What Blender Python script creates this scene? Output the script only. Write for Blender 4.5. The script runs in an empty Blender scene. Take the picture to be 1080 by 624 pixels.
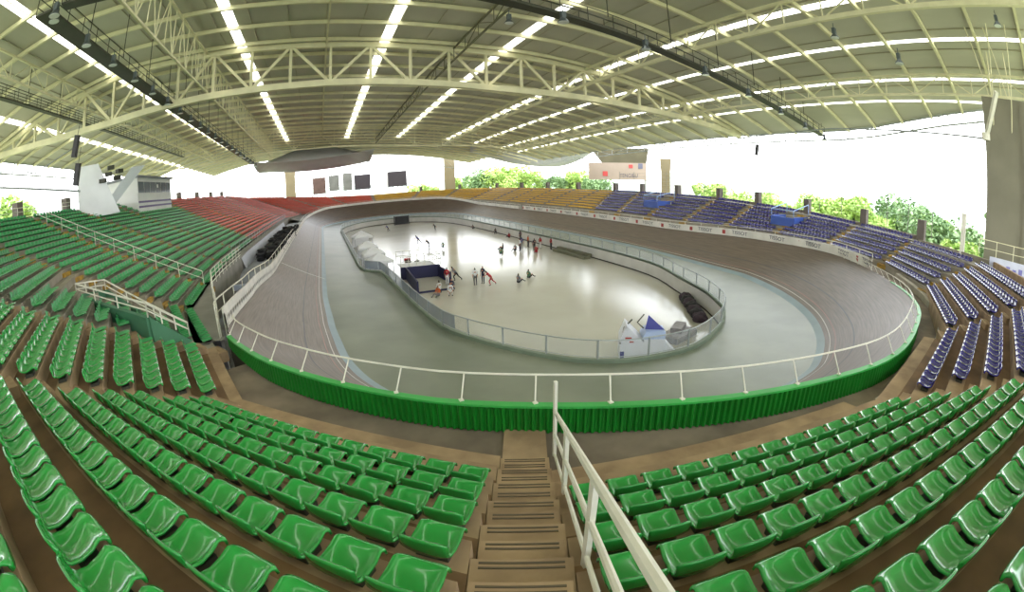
import bpy, bmesh, math, random
from mathutils import Vector, Matrix, noise
random.seed(7)
sin, cos, pi, hyp = math.sin, math.cos, math.pi, math.hypot
SC = bpy.context.scene
COL = SC.collection
# ------------------------------------------------------------------ camera
# world: z = 0 on the rink floor, +Y along the long axis of the track, camera in the upper rows of the turn stand
EYE = 9.5
YAW, PITCH, ROLL, FPX = .40, .25, -.032, 490.0
cd = bpy.data.cameras.new('camera'); cam = bpy.data.objects.new('camera', cd); COL.objects.link(cam)
F_ = Vector((sin(YAW)*cos(PITCH), cos(YAW)*cos(PITCH), -sin(PITCH)))
R_ = Vector((cos(YAW), -sin(YAW), 0)); U_ = R_.cross(F_)
RR = R_*cos(ROLL)+U_*sin(ROLL); UU = -R_*sin(ROLL)+U_*cos(ROLL)
m = Matrix((RR, UU, -F_)).transposed().to_4x4(); m.translation = Vector((0, 0, EYE)); cam.matrix_world = m
cd.type = 'PANO'
for holder in (cd, getattr(cd, 'cycles', None)):
    try: holder.panorama_type = 'FISHEYE_EQUISOLID'; holder.fisheye_lens = FPX/1080*36; holder.fisheye_fov = pi
    except Exception: pass
cd.sensor_width = 36; cd.sensor_fit = 'HORIZONTAL'; cd.clip_start = .05; cd.clip_end = 3000
SC.camera = cam
# ------------------------------------------------------------------ light
w = bpy.data.worlds.new('world'); SC.world = w; w.use_nodes = True
nt = w.node_tree; nt.nodes.clear()
wo = nt.nodes.new('ShaderNodeOutputWorld'); bg = nt.nodes.new('ShaderNodeBackground')
tc = nt.nodes.new('ShaderNodeTexCoord'); sx = nt.nodes.new('ShaderNodeSeparateXYZ'); cr = nt.nodes.new('ShaderNodeValToRGB')
nt.links.new(tc.outputs['Generated'], sx.inputs[0]); nt.links.new(sx.outputs['Z'], cr.inputs[0]); nt.links.new(cr.outputs[0], bg.inputs[0])
cr.color_ramp.elements[0].position = 0; cr.color_ramp.elements[0].color = (.99, 1, 1, 1)
cr.color_ramp.elements[1].position = .5; cr.color_ramp.elements[1].color = (.86, .93, 1, 1)
nt.links.new(bg.outputs[0], wo.inputs[0]); bg.inputs[1].default_value = 3.0
sl = bpy.data.lights.new('sun', 'SUN'); sl.energy = 2.2; sl.angle = .2; sl.color = (1, .96, .88)
so = bpy.data.objects.new('sun', sl); COL.objects.link(so); so.rotation_euler = (math.radians(28), math.radians(22), 0)
vs = SC.view_settings
vs.view_transform = 'Standard'; vs.look = 'None'; vs.gamma = 1; vs.use_curve_mapping = False; vs.exposure = .9

# ------------------------------------------------------------------ helpers
def lin(c):
    return tuple(((v/255)/12.92 if v/255 <= .04045 else ((v/255+.055)/1.055)**2.4) for v in c)+(1,)
MATS = {}
def mat(name, rgb, rough=.6, noise_amt=.12, scale=3.0, metal=0, spec=.5, bump=0, alt=None, stretch=None, trans=0, coat=0):
    if name in MATS: return MATS[name]
    m_ = bpy.data.materials.new(name); m_.use_nodes = True; n = m_.node_tree; b = n.nodes['Principled BSDF']
    b.inputs['Roughness'].default_value = rough; b.inputs['Metallic'].default_value = metal
    b.inputs['Specular IOR Level'].default_value = spec
    if coat: b.inputs['Coat Weight'].default_value = coat
    if trans: b.inputs['Transmission Weight'].default_value = trans
    c = lin(rgb); c2 = lin(alt) if alt else tuple(v*(1-noise_amt*2) for v in c[:3])+(1,)
    t = n.nodes.new('ShaderNodeTexCoord'); mp = n.nodes.new('ShaderNodeMapping'); no = n.nodes.new('ShaderNodeTexNoise'); r = n.nodes.new('ShaderNodeValToRGB')
    n.links.new(t.outputs['Object'], mp.inputs[0]); n.links.new(mp.outputs[0], no.inputs[0]); n.links.new(no.outputs[0], r.inputs[0]); n.links.new(r.outputs[0], b.inputs['Base Color'])
    if stretch: mp.inputs['Scale'].default_value = stretch
    no.inputs['Scale'].default_value = scale; no.inputs['Detail'].default_value = 4
    r.color_ramp.elements[0].position = .35; r.color_ramp.elements[1].position = .65
    r.color_ramp.elements[0].color = c2; r.color_ramp.elements[1].color = c
    if bump:
        bp = n.nodes.new('ShaderNodeBump'); bp.inputs['Strength'].default_value = bump; bp.inputs['Distance'].default_value = .02
        n.links.new(no.outputs[0], bp.inputs['Height']); n.links.new(bp.outputs[0], b.inputs['Normal'])
    MATS[name] = m_; return m_
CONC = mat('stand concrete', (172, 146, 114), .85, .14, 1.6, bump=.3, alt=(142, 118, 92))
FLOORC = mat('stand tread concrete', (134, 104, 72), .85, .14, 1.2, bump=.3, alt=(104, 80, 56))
GREYC = mat('grey concrete', (150, 146, 138), .85, .12, .7, bump=.2)
PILC = mat('pillar concrete', (128, 124, 108), .85, .08, .4, bump=.1)
DARKC = mat('moat concrete', (66, 54, 44), .9, .2, .8)
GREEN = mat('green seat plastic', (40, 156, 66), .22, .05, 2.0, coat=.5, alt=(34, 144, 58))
GREENL = mat('green seat plastic far', (56, 160, 92), .35, .08, .6)  # paler, rougher green for the far seats
BLUE = mat('blue seat plastic', (42, 36, 126), .25, .06, 2.0, coat=.4)
RED = mat('red seat plastic', (208, 74, 44), .4, .08, .5)
YELLOW = mat('yellow seat plastic', (222, 176, 22), .4, .08, .5)
HOLE = mat('drain hole', (8, 20, 10), .8, 0)
STEELW = mat('white painted steel', (226, 222, 208), .5, .05, 3)
CREAM = mat('cream painted steel', (224, 218, 184), .55, .06, 1)
DECK = mat('roof sheet', (192, 188, 174), .5, .08, .3, metal=.0, stretch=(1, .3, 1))
DARKST = mat('dark steel', (56, 56, 44), .6, .1, 2)
GREYST = mat('galvanised steel', (168, 174, 176), .4, .06, 4, metal=.3)
CORR = mat('green corrugated sheet', (20, 122, 34), .4, .1, 1.5)
CORRT = mat('green edge rail', (60, 176, 80), .4, .1, 1.5)
YPAINT = mat('yellow step paint', (186, 148, 52), .7, .2, 3, alt=(140, 110, 60))
BLACK = mat('black rubber', (26, 26, 30), .7, .1, 2)
WALLW = mat('white wall paint', (222, 222, 220), .6, .05, .5)
NAVY = mat('navy padding', (28, 30, 72), .6, .05, 1)
BLUEP = mat('blue panel', (62, 92, 176), .4, .05, 1)
VOMG = mat('green painted concrete', (70, 122, 92), .7, .1, 1)
BARK = mat('bark', (96, 80, 60), .9, .2, 3)
LEAF1 = mat('hazed leaves bright', (186, 208, 120), .6, .2, .6, alt=(140, 172, 84))  # both leaf greens are lightened, so the distance haze sits in the colour
LEAF2 = mat('hazed leaves deep', (140, 166, 112), .6, .2, .6, alt=(96, 126, 80))
CANV = mat('grey canvas', (196, 196, 206), .7, .06, .3)

class MB:
    def __init__(s): s.v = []; s.f = []; s.m = []
    def add(s, vs_, fs, mi=0):
        o = len(s.v); s.v += [tuple(p) for p in vs_]
        s.f += [tuple(i+o for i in f) for f in fs]; s.m += [mi]*len(fs)
    def box(s, c, dims, rz=0, mi=0, ax=None):
        hx, hy, hz = dims[0]/2, dims[1]/2, dims[2]/2; p = []
        for sx_, sy_, sz_ in ((-1,-1,-1),(1,-1,-1),(1,1,-1),(-1,1,-1),(-1,-1,1),(1,-1,1),(1,1,1),(-1,1,1)):
            x, y, z = sx_*hx, sy_*hy, sz_*hz
            p.append((c[0]+x*cos(rz)-y*sin(rz), c[1]+x*sin(rz)+y*cos(rz), c[2]+z))
        s.add(p, [(3,2,1,0),(4,5,6,7),(0,1,5,4),(1,2,6,5),(2,3,7,6),(3,0,4,7)], mi)
    def bar(s, a, b, w_=.1, h_=None, mi=0):
        a = Vector(a); b = Vector(b); h_ = h_ or w_; d = (b-a)
        if d.length < 1e-6: return
        d.normalize(); up = Vector((0, 0, 1)) if abs(d.z) < .98 else Vector((1, 0, 0))
        x = d.cross(up).normalized(); y = x.cross(d)
        p = [q+x*i*w_/2+y*j*h_/2 for q in (a, b) for i, j in ((-1,-1),(1,-1),(1,1),(-1,1))]
        s.add(p, [(0,1,2,3),(7,6,5,4),(4,5,1,0),(5,6,2,1),(6,7,3,2),(7,4,0,3)], mi)
    def tube(s, pts, r=.03, n=8, mi=0, closed=False):
        pts = [Vector(p) for p in pts]; N = len(pts); rings = []
        for i, p in enumerate(pts):
            a = pts[i-1] if (i > 0 or closed) else p; b = pts[(i+1) % N] if (i < N-1 or closed) else p
            d = (b-a).normalized(); up = Vector((0, 0, 1)) if abs(d.z) < .95 else Vector((1, 0, 0))
            x = d.cross(up).normalized(); y = x.cross(d)
            rings.append([p+(x*cos(2*pi*k/n)+y*sin(2*pi*k/n))*r for k in range(n)])
        V = [q for rg in rings for q in rg]; Fc = []
        for i in range(N if closed else N-1):
            j = (i+1) % N
            for k in range(n): Fc.append((i*n+k, i*n+(k+1) % n, j*n+(k+1) % n, j*n+k))
        if not closed: Fc += [tuple(range(n))[::-1], tuple((N-1)*n+k for k in range(n))]
        s.add(V, Fc, mi)
    def cyl(s, c, r, h, n=12, mi=0, r2=None):
        r2 = r if r2 is None else r2
        V = [(c[0]+r*cos(2*pi*k/n), c[1]+r*sin(2*pi*k/n), c[2]) for k in range(n)]+[(c[0]+r2*cos(2*pi*k/n), c[1]+r2*sin(2*pi*k/n), c[2]+h) for k in range(n)]
        s.add(V, [(k, (k+1) % n, n+(k+1) % n, n+k) for k in range(n)]+[tuple(range(n))[::-1], tuple(range(n, 2*n))], mi)
    def prism(s, poly, z0, z1, mi=0):
        n = len(poly); V = [(p[0], p[1], z0) for p in poly]+[(p[0], p[1], z1) for p in poly]
        s.add(V, [(k, (k+1) % n, n+(k+1) % n, n+k) for k in range(n)]+[tuple(range(n))[::-1], tuple(range(n, 2*n))], mi)
    def strip(s, A, B, mi=0, closed=False):
        n = len(A); V = list(A)+list(B)
        s.add(V, [(i, (i+1) % n, n+(i+1) % n, n+i) for i in range(n if closed else n-1)], mi)
    def mesh(s, name, mats, smooth=False):
        me = bpy.data.meshes.new(name); me.from_pydata(s.v, [], s.f)
        for m_ in (mats if isinstance(mats, (list, tuple)) else [mats]): me.materials.append(m_)
        me.polygons.foreach_set('material_index', s.m)
        if smooth: me.polygons.foreach_set('use_smooth', [True]*len(s.f))
        me.update(); return me
    def build(s, name, mats, parent=None, smooth=False):
        o = bpy.data.objects.new(name, s.mesh(name, mats, smooth)); COL.objects.link(o)
        if parent: o.parent = parent
        return o
def tag(o, label=None, cat=None, group=None, kind=None):
    if label: o['label'] = label
    if cat: o['category'] = cat
    if group: o['group'] = group
    if kind: o['kind'] = kind
    return o
def struct(o): o['kind'] = 'structure'; return o
def empty(name, loc=(0, 0, 0), rz=0):
    o = bpy.data.objects.new(name, None); COL.objects.link(o); o.location = loc; o.rotation_euler.z = rz; o.empty_display_size = .2; return o
def copy_tree(o, parent=None):
    c = o.copy(); COL.objects.link(c)
    if parent: c.parent = parent
    for ch in list(o.children): copy_tree(ch, c)
    return c
def H(h): return EYE-h
def lerp(a, b, t): return tuple(x+(y-x)*t for x, y in zip(a, b))
def in_frame(x, y, z, margin=30):
    v = Vector((x, y, z-EYE)); v.normalize()
    u, f, q = v.dot(RR), v.dot(F_), v.dot(UU)
    th = math.acos(max(-1, min(1, f))); r = 2*FPX*sin(th/2); k = hyp(u, q)+1e-9
    return abs(r*u/k) < 540+margin and abs(r*q/k) < 312+margin
def catmull(P, n):
    out = []
    for i in range(len(P)-1):
        p0 = P[max(i-1, 0)]; p1 = P[i]; p2 = P[i+1]; p3 = P[min(i+2, len(P)-1)]
        for k in range(n):
            t = k/n
            out.append(tuple(.5*((2*b)+(c-a)*t+(2*a-5*b+4*c-d)*t*t+(3*b-a-3*c+d)*t**3) for a, b, c, d in zip(p0, p1, p2, p3)))
    out.append(tuple(P[-1])); return out

# ------------------------------------------------------------------ track plan
CX, Y0, Y1 = 16.5, 25.0, 106.0
O_CTRL = [(-4.5, 29.8, 5.25), (-4.5, 24.5, 4.95), (-4.4, 19.1, 4.6), (-4.1, 16.2, 4.4), (-2.5, 12.8, 4.2), (-1.3, 11.1, 4.15), (-.05, 9.75, 4.15), (1.62, 8.28, 4.15), (2.84, 7.49, 4.15), (3.74, 6.98, 4.15), (4.95, 6.32, 4.15), (6.7, 5.45, 4.15), (8.5, 4.75, 4.15), (10.3, 4.2, 4.15), (12.1, 3.8, 4.15), (14.2, 3.75, 4.15), (17.1, 4.2, 4.15), (19.8, 4.9, 4.17), (22.6, 6.25, 4.25), (25.9, 8.4, 4.45), (31.0, 12.5, 4.75), (35.6, 18.3, 5.0), (37.6, 26.0, 5.3), (37.7, 33, 5.65)]
I_CTRL = [(-.3, 30), (-.1, 27.5), (.18, 24.4), (.57, 20.8), (1.6, 17.3), (3.6, 14.2), (6.6, 11.7), (10, 10.1), (13.5, 9.4), (17.3, 9.35), (19.6, 9.95), (22.9, 11.7), (26.2, 14.6), (29.3, 19.1), (31.9, 25.2), (33.0, 33)]
R_CTRL = [(3.4, 95), (3.45, 65), (3.6, 47.6), (5.1, 45.6), (5.5, 41), (5.7, 35), (5.9, 29.5), (6.3, 24.9), (7.2, 22.3), (8.3, 20.1), (9.25, 18.6), (10.4, 17.2), (12, 16.1), (13.9, 15.6), (16.4, 15.55), (19.8, 16.9), (22.6, 18.9), (24, 20.6), (25.8, 23.9), (27.3, 28.2), (29.6, 34.4), (30.3, 45), (30.2, 58), (30.4, 82), (29.8, 100), (27.5, 110), (22.5, 116.5), (15.5, 118), (9, 114), (5, 106), (3.5, 98)]
NT = 96
def sm(t): t = max(0, min(1, t)); return t*t*(3-2*t)
def hit(poly, c, d):
    best = None
    for a, b in zip(poly, poly[1:]):
        ex, ey = b[0]-a[0], b[1]-a[1]; den = d[0]*ey-d[1]*ex
        if abs(den) < 1e-9: continue
        t = ((a[0]-c[0])*ey-(a[1]-c[1])*ex)/den; u = ((a[0]-c[0])*d[1]-(a[1]-c[1])*d[0])/den
        if t > 0 and -1e-6 <= u <= 1+1e-6 and (best is None or t > best[0]): best = (t, [p+(q-p)*u for p, q in zip(a, b)])
    return best
o_near = catmull(O_CTRL, 6); i_near = catmull([p+(0,) for p in I_CTRL], 6); r_all = [(p[0], p[1]) for p in catmull([p+(0,) for p in R_CTRL], 3)]; r_all.append(r_all[0])
DIRS = []                      # (centre, direction, theta or None)
for k in range(NT+1):
    th = -pi/2+pi*k/NT; DIRS.append(((CX, Y0), (sin(th), -cos(th)), 'near', th))
for k in range(1, 41): DIRS.append(((CX, Y0+(Y1-Y0)*k/41), (1, 0), 'right', k/41))
for k in range(49):
    th = pi/2-pi*k/48; DIRS.append(((CX, Y1), (sin(th), cos(th)), 'far', th))
for k in range(1, 41): DIRS.append(((CX, Y1-(Y1-Y0)*k/41), (-1, 0), 'left', k/41))
OUT, INN, RNK = [], [], []
for c, d, kind, t in DIRS:
    if kind == 'near':
        q = hit(o_near, c, d); p = q[1] if q else [c[0]+21.1*d[0], c[1]+21.1*d[1], 5.2]
        OUT.append((p[0], p[1], H(p[2]))); q = hit(i_near, c, d); p = q[1]; INN.append((p[0], p[1], H(7.9)))
    elif kind == 'far':
        hh = 4.15+1.6*sm((abs(t)/(pi/2)-.45)/.55); OUT.append((c[0]+21.1*d[0], c[1]+21.1*d[1], H(hh)))
        INN.append((c[0]+(15.6+1.3*abs(sin(t)))*d[0], c[1]+(15.6+1.3*abs(sin(t)))*d[1], H(7.9)))
    else:
        yy = c[1]; e = sm((yy-Y0)/10); e2 = sm((Y1-yy)/10)
        if kind == 'right': q = hit(o_near, c, d); ho = 5.8 if yy > 45 else 5.3+.5*sm((yy-Y0)/18); xo = 37.65
        else: ho = 5.8 if yy > 42 else 5.0+.8*sm((yy-Y0)/14); xo = -4.55
        if yy > 95: ho = 5.75
        OUT.append((xo, yy, H(ho)))
        INN.append((31.95+1.5*sm((yy-Y0)/20)+.0 if kind == 'right' else -.0-.35*sm((yy-Y0)/12), yy, H(7.9)))
    q = hit(r_all, c, d); RNK.append((q[1][0], q[1][1], H(8.3)))
NP = len(DIRS)
def off(P, i, dist, dz=0):      # outward offset
    a = Vector(P[(i-1) % NP]); b = Vector(P[(i+1) % NP]); t = (b-a); t.z = 0; t.normalize()
    n = Vector((t.y, -t.x, 0)); return (P[i][0]+n.x*dist, P[i][1]+n.y*dist, P[i][2]+dz)
def at_theta(deg): return max(0, min(NT, round((math.radians(deg)+pi/2)/pi*NT)))

# banked track with lengthwise boards
def track_mat():
    m_ = bpy.data.materials.new('track boards'); m_.use_nodes = True; n = m_.node_tree; b = n.nodes['Principled BSDF']; b.inputs['Roughness'].default_value = .42
    uv = n.nodes.new('ShaderNodeUVMap'); mp = n.nodes.new('ShaderNodeMapping'); no = n.nodes.new('ShaderNodeTexNoise'); r = n.nodes.new('ShaderNodeValToRGB')
    mp.inputs['Scale'].default_value = (4, 60, 1); no.inputs['Scale'].default_value = 1; no.inputs['Detail'].default_value = 5
    n.links.new(uv.outputs[0], mp.inputs[0]); n.links.new(mp.outputs[0], no.inputs[0]); n.links.new(no.outputs[0], r.inputs[0])
    r.color_ramp.elements[0].position = .3; r.color_ramp.elements[1].position = .7
    r.color_ramp.elements[0].color = lin((88, 74, 64)); r.color_ramp.elements[1].color = lin((122, 107, 96))
    n.links.new(r.outputs[0], b.inputs['Base Color']); return m_
TRK = track_mat(); LINEW = mat('white line paint', (206, 200, 192), .5, .05, 2); LINER = mat('sprinter line red', (170, 120, 110), .5, .1, 1); LINEB = mat('measuring line dark', (92, 88, 92), .5, .1, 1)
BAND = mat('blue band paint', (140, 160, 170), .45, .08, .6)
prof = [0, .12, .3, .5, .62, .64, .8, .84, .88, .90, 1.0]
pm = [0, 0, 0, 0, 3, 0, 2, 0, 4, 0, 1]
rows_ = []
def bankpt(i, s):
    a, b = INN[i], OUT[i]                       # s=0 outer edge, 1 inner edge
    u = 1-s; zz = a[2]+(b[2]-a[2])*(u**1.12)
    return (a[0]+(b[0]-a[0])*u, a[1]+(b[1]-a[1])*u, zz)
levels = [0, .1, .2, .3, .4, .5, .58, .595, .66, .74, .78, .788, .84, .85, .9, .905, 1.0]
mband = [0, 0, 0, 0, 0, 0, 2, 0, 0, 0, 3, 0, 4, 0, 0, 1]
tb = MB()
for s_ in levels:
    for i in range(NP): tb.v.append(bankpt(i, s_))
for l in range(len(levels)-1):
    for i in range(NP):
        j = (i+1) % NP; tb.f.append((l*NP+i, l*NP+j, (l+1)*NP+j, (l+1)*NP+i)); tb.m.append(mband[l])
trk = struct(tb.build('floor_banked_track', [TRK, BAND, LINEB, LINER, LINEW], smooth=True))
me = trk.data; ul = me.uv_layers.new(name='UVMap'); L = 0; acc = [0]
for i in range(NP): acc.append(acc[-1]+hyp(OUT[(i+1) % NP][0]-OUT[i][0], OUT[(i+1) % NP][1]-OUT[i][1]))
for p in me.polygons:
    l = p.index // NP; i = p.index % NP
    for li, (u_, v_) in zip(p.loop_indices, ((i, l), (i+1, l), (i+1, l+1), (i, l+1))): ul.data[li].uv = (acc[u_]/10, levels[v_])
# cross line on the left straight (finish line)
fl = MB()
for Yl, wl in ((43.0, .18), (20.5, .1)):
    a = min(range(NP), key=lambda i: hyp(OUT[i][0]+4.5, OUT[i][1]-Yl)) if Yl > 24 else None
    if a: A = [Vector(bankpt(a, t))+Vector((0, 0, .02)) for t in (.02, .3, .6, .97)]; B = [v+Vector((0, wl, 0)) for v in A]; fl.strip(A, B)
struct(fl.build('floor_finish_line', LINEW))
# apron ring
APR = mat('apron concrete', (134, 139, 122), .34, .1, .25, alt=(112, 120, 102), spec=.5)
ap = MB(); ap.strip(INN, RNK, 0, True); struct(ap.build('floor_apron', APR, smooth=True))
# sunken rink: wall + floor
RFL = mat('rink floor', (196, 193, 180), .16, .05, .12, alt=(184, 180, 166), spec=.6)
RW = mat('rink wall paint', (206, 204, 200), .5, .06, .5)
rw = MB(); rw.strip([(p[0], p[1], H(8.3)) for p in RNK], [(p[0], p[1], 0) for p in RNK], 0, True)
RB = mat('dark kick strip', (44, 40, 34), .6, .1, 1)
def rin(i, d, z): q = off(RNK, i, -d); return (q[0], q[1], z)
rw.strip([rin(i, .03, .12) for i in range(NP)], [rin(i, .03, 0) for i in range(NP)], 1, True)
struct(rw.build('wall_rink', [RW, RB]))
rf = MB(); rf.add([(p[0], p[1], 0) for p in RNK], [tuple(range(NP))]); struct(rf.build('floor_rink', RFL))
# ground outside and moat
GND = mat('outside ground', (150, 156, 120), .9, .2, .05)
gm = MB(); gm.add([(-900, -600, -3), (900, -600, -3), (900, 1500, -3), (-900, 1500, -3)], [(0, 1, 2, 3)]); struct(gm.build('ground', GND))
iL, iR = at_theta(-60), at_theta(84)
lt = range(iL, iR+1); MOATF = mat('moat floor concrete', (156, 160, 172), .6, .1, .5, alt=(120, 118, 116))
lm = MB(); lm.strip([off(OUT, i, .02)[:2]+(H(4.78),) for i in lt], [off(OUT, i, 7 if i < at_theta(62) else 5)[:2]+(H(4.78 if i < at_theta(40) else 5.2),) for i in lt])
lm.strip([off(OUT, i, .02)[:2]+(H(4.78),) for i in lt], [off(OUT, i, .02)[:2]+(H(7),) for i in lt])
struct(lm.build('floor_walkway', mat('dusty walkway', (134, 120, 104), .9, .15, .8, alt=(104, 92, 80), bump=.3)))
rt = [i for i in range(iR-1, NP) if i < NT+42]
pr = MB(); pr.strip([off(OUT, i, .02, -.1) for i in rt], [(41.6, OUT[i][1], H(5.3)) if OUT[i][1] > 27 else off(OUT, i, 4.2)[:2]+(H(5.2),) for i in rt]); struct(pr.build('floor_promenade', GREYC))
lf = [i % NP for i in list(range(NP-41, NP))+list(range(0, iL+1))]
mo = MB(); mh = lambda y_: 7-1.1*sm((y_-38)/4)
mo.strip([off(OUT, i, .02)[:2]+(H(mh(OUT[i][1])),) for i in lf], [(-8.6, max(OUT[i][1], 14), H(mh(OUT[i][1]))) for i in lf]); mo.strip([off(OUT, i, .02, -.02) for i in lf], [off(OUT, i, .02)[:2]+(H(7),) for i in lf], 1)
struct(mo.build('floor_moat', [MOATF, DARKC]))
ft = [i for i in range(NP) if DIRS[i][2] == 'far']
fr = MB(); fr.strip([off(OUT, i, .02, -.1) for i in ft], [off(OUT, i, 3.4)[:2]+(H(5.0),) for i in ft]); struct(fr.build('floor_far_promenade', GREYC))

# ------------------------------------------------------------------ track edge: corrugated fence, rail, board fence
def polyline_at(P, step):
    out = []; carry = 0
    for a, b in zip(P, P[1:]):
        a = Vector(a); b = Vector(b); L_ = (b-a).length; t = carry
        while t < L_: out.append((a.lerp(b, t/L_), (b-a).normalized())); t += step
        carry = t-L_
    return out
n0, n1 = at_theta(-66), at_theta(30)
near_line = [off(OUT, i, .06) for i in range(n0, n1+1)]
cf = empty('corrugated_fence', near_line[0]); tag(cf, 'green corrugated sheet fence around the near turn of the track', 'fence')
cm = MB(); smp = polyline_at(near_line, .036); prev = None
for k, (p, d) in enumerate(smp):
    n = Vector((d.y, -d.x, 0)); ph = (0, .06, .06, 0)[k % 4]; q = p+n*ph
    if prev: cm.add([prev+Vector((0, 0, -.02)), q+Vector((0, 0, -.02)), (q.x, q.y, H(4.76)), (prev.x, prev.y, H(4.76))], [(0, 1, 2, 3)])
    prev = q
o = cm.build('sheet', CORR, cf); o.matrix_parent_inverse = Matrix.Translation(-cf.location)
ct = MB(); A = [off(OUT, i, -.04, .0) for i in range(n0, n1+1)]; B = [off(OUT, i, .14, .0) for i in range(n0, n1+1)]
ct.strip(A, B); ct.strip([(p[0], p[1], p[2]-.05) for p in B], B); ct.strip(A, [(p[0], p[1], p[2]-.05) for p in A])
o = ct.build('top_edge', CORRT, cf); o.matrix_parent_inverse = Matrix.Translation(-cf.location)

def child(o, root): o.parent = root; o.matrix_parent_inverse = Matrix.Translation(-root.location); return o
r0, r1 = at_theta(-70), at_theta(64)
rl = empty('track_railing', off(OUT, r0, 0)); tag(rl, 'white tubular railing leaning over the near turn above the green sheet fence', 'railing')
tbm = MB(); tbm.tube([off(OUT, i, -.32, .46) for i in range(r0, r1+1)], .024); child(tbm.build('top_rail', STEELW), rl)
acc_ = 0; last = None
for p, d in polyline_at([OUT[i] for i in range(r0, r1+1)], 1.45):
    n = Vector((d.y, -d.x, 0)); pb = MB(); pb.tube([p+n*.02+Vector((0, 0, -.02)), p-n*.32+Vector((0, 0, .46))], .017); pb.box((p.x, p.y, p.z+.01), (.09, .09, .03), mi=0)
    child(pb.build('post', STEELW), rl)
BOARD = mat('board face', (234, 230, 222), .5, .08, .8); BTXT = mat('board lettering', (70, 70, 84), .6, 0); BRED = mat('board emblem red', (168, 60, 56), .6, 0)
def text(body, size, loc, rot, material, parent, name='lettering', sx_=1):
    c = bpy.data.curves.new(name, 'FONT'); c.body = body; c.size = size; c.align_x = 'CENTER'; c.align_y = 'CENTER'; c.extrude = .004; c.materials.append(material)
    t0_ = bpy.data.objects.new(name, c); me_ = bpy.data.meshes.new_from_object(t0_); bpy.data.objects.remove(t0_)
    o = bpy.data.objects.new(name, me_); COL.objects.link(o); o.parent = parent
    o.matrix_world = Matrix.Translation(loc) @ rot.to_4x4() @ Matrix.Diagonal((sx_, 1, 1, 1))
    if parent: o.matrix_parent_inverse = Matrix.Translation(-Vector(parent.location))
    return o
def board_run(idx, label, texts, hb=.72, step=5.0, diamonds=False):
    root = empty('board_fence', OUT[idx[0]]); tag(root, label, 'fence', None)
    bm_ = MB(); A = [off(OUT, i, -.01, .02) for i in idx]; B = [off(OUT, i, .03, hb) for i in idx]; C_ = [off(OUT, i, .09, hb) for i in idx]; D_ = [off(OUT, i, .06, -.1) for i in idx]
    bm_.strip(A, B); bm_.strip(B, C_); bm_.strip(C_, D_); child(bm_.build('panel', BOARD), root)
    rm_ = MB(); rm_.tube([off(OUT, i, .35, hb+.28) for i in idx], .03, 6); rm_.tube([off(OUT, i, .35, hb-.2) for i in idx], .022, 6)
    child(rm_.build('rail', STEELW), root)
    pts = polyline_at([OUT[i] for i in idx], 2.6)
    pb = MB()
    for p, d in pts:
        n = Vector((d.y, -d.x, 0)); pb.tube([p+n*.35+Vector((0, 0, -.35)), p+n*.35+Vector((0, 0, hb+.28))], .028, 6)
    o = child(pb.build('rail_posts', STEELW), root); o['kind'] = 'stuff'
    if texts:
        for p, d in polyline_at([OUT[i] for i in idx], step):
            n = Vector((d.y, -d.x, 0)); xa = -d; xa.z = 0; xa.normalize(); za = Vector((0, 0, 1)); ya = za
            # reading direction seen from inside the track
            nn = -n; xd = ya.cross(nn).normalized(); rot = Matrix((xd, ya, nn)).transposed()
            text(texts, .5, p+nn*.06+Vector((0, 0, .38)), rot, BTXT, root, sx_=1.35)
            em = MB(); q = p+d*2.2
            em.add([Vector((-.22, -.2, 0)), Vector((.22, -.2, 0)), Vector((.22, .2, 0)), Vector((-.22, .2, 0))], [(0, 1, 2, 3)]); e = em.build('emblem', BRED)
            e.parent = root; e.matrix_world = Matrix.Translation(q+nn*.06+Vector((0, 0, .36))) @ rot.to_4x4(); e.matrix_parent_inverse = Matrix.Translation(-Vector(root.location))
    if diamonds:
        dm = MB()
        for p, d in polyline_at([OUT[i] for i in idx], .62):
            n = Vector((d.y, -d.x, 0)); c = p-n*.05+Vector((0, 0, .36))
            dm.add([c-d*.17, c+Vector((0, 0, -.14)), c+d*.17, c+Vector((0, 0, .14))], [(0, 1, 2, 3)])
        o = child(dm.build('diamond_marks', mat('board marks', (150, 146, 142), .6, 0)), root); o['kind'] = 'stuff'
    return root
board_run(list(range(at_theta(46), NT+30)), 'white board fence with dark lettering along the right side of the track', 'TISSOT', diamonds=False)
board_run(list(range(NT+30, NT+41+25)), 'plain white board fence round the right part of the far turn', None, .6)
board_run(list(range(NT+41+24, NP-22)), 'plain white board fence round the left part of the far turn', None, .6)
board_run([i % NP for i in list(range(NP-22, NP))+list(range(0, at_theta(-66)+1))], 'white board fence with grey marks beside the left straight', None, .8, diamonds=True)

# ------------------------------------------------------------------ rink fence
RG = mat('rink kerb green grey', (128, 142, 124), .6, .1, 1); GLS = bpy.data.materials.new('clear sheet'); GLS.use_nodes = True
b_ = GLS.node_tree.nodes['Principled BSDF']; b_.inputs['Base Color'].default_value = lin((205, 214, 222)); b_.inputs['Roughness'].default_value = .15; b_.inputs['Alpha'].default_value = .22
MESHP = bpy.data.materials.new('wire mesh panel'); MESHP.use_nodes = True
b_ = MESHP.node_tree.nodes['Principled BSDF']; b_.inputs['Base Color'].default_value = lin((120, 132, 150)); b_.inputs['Roughness'].default_value = .5; b_.inputs['Alpha'].default_value = .75
rk = empty('rink_fence', RNK[0]); tag(rk, 'low grey metal fence of posts and clear sheets around the sunken rink', 'fence')
kb = MB(); A = [off(RNK, i, .22, 0) for i in range(NP)]; B = [off(RNK, i, .22, .2) for i in range(NP)]; C_ = [off(RNK, i, 0, .2) for i in range(NP)]
kb.strip(A, B, 0, True); kb.strip(B, C_, 0, True); child(kb.build('kerb', RG), rk)
tr = MB(); gap = lambda i: False
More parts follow.
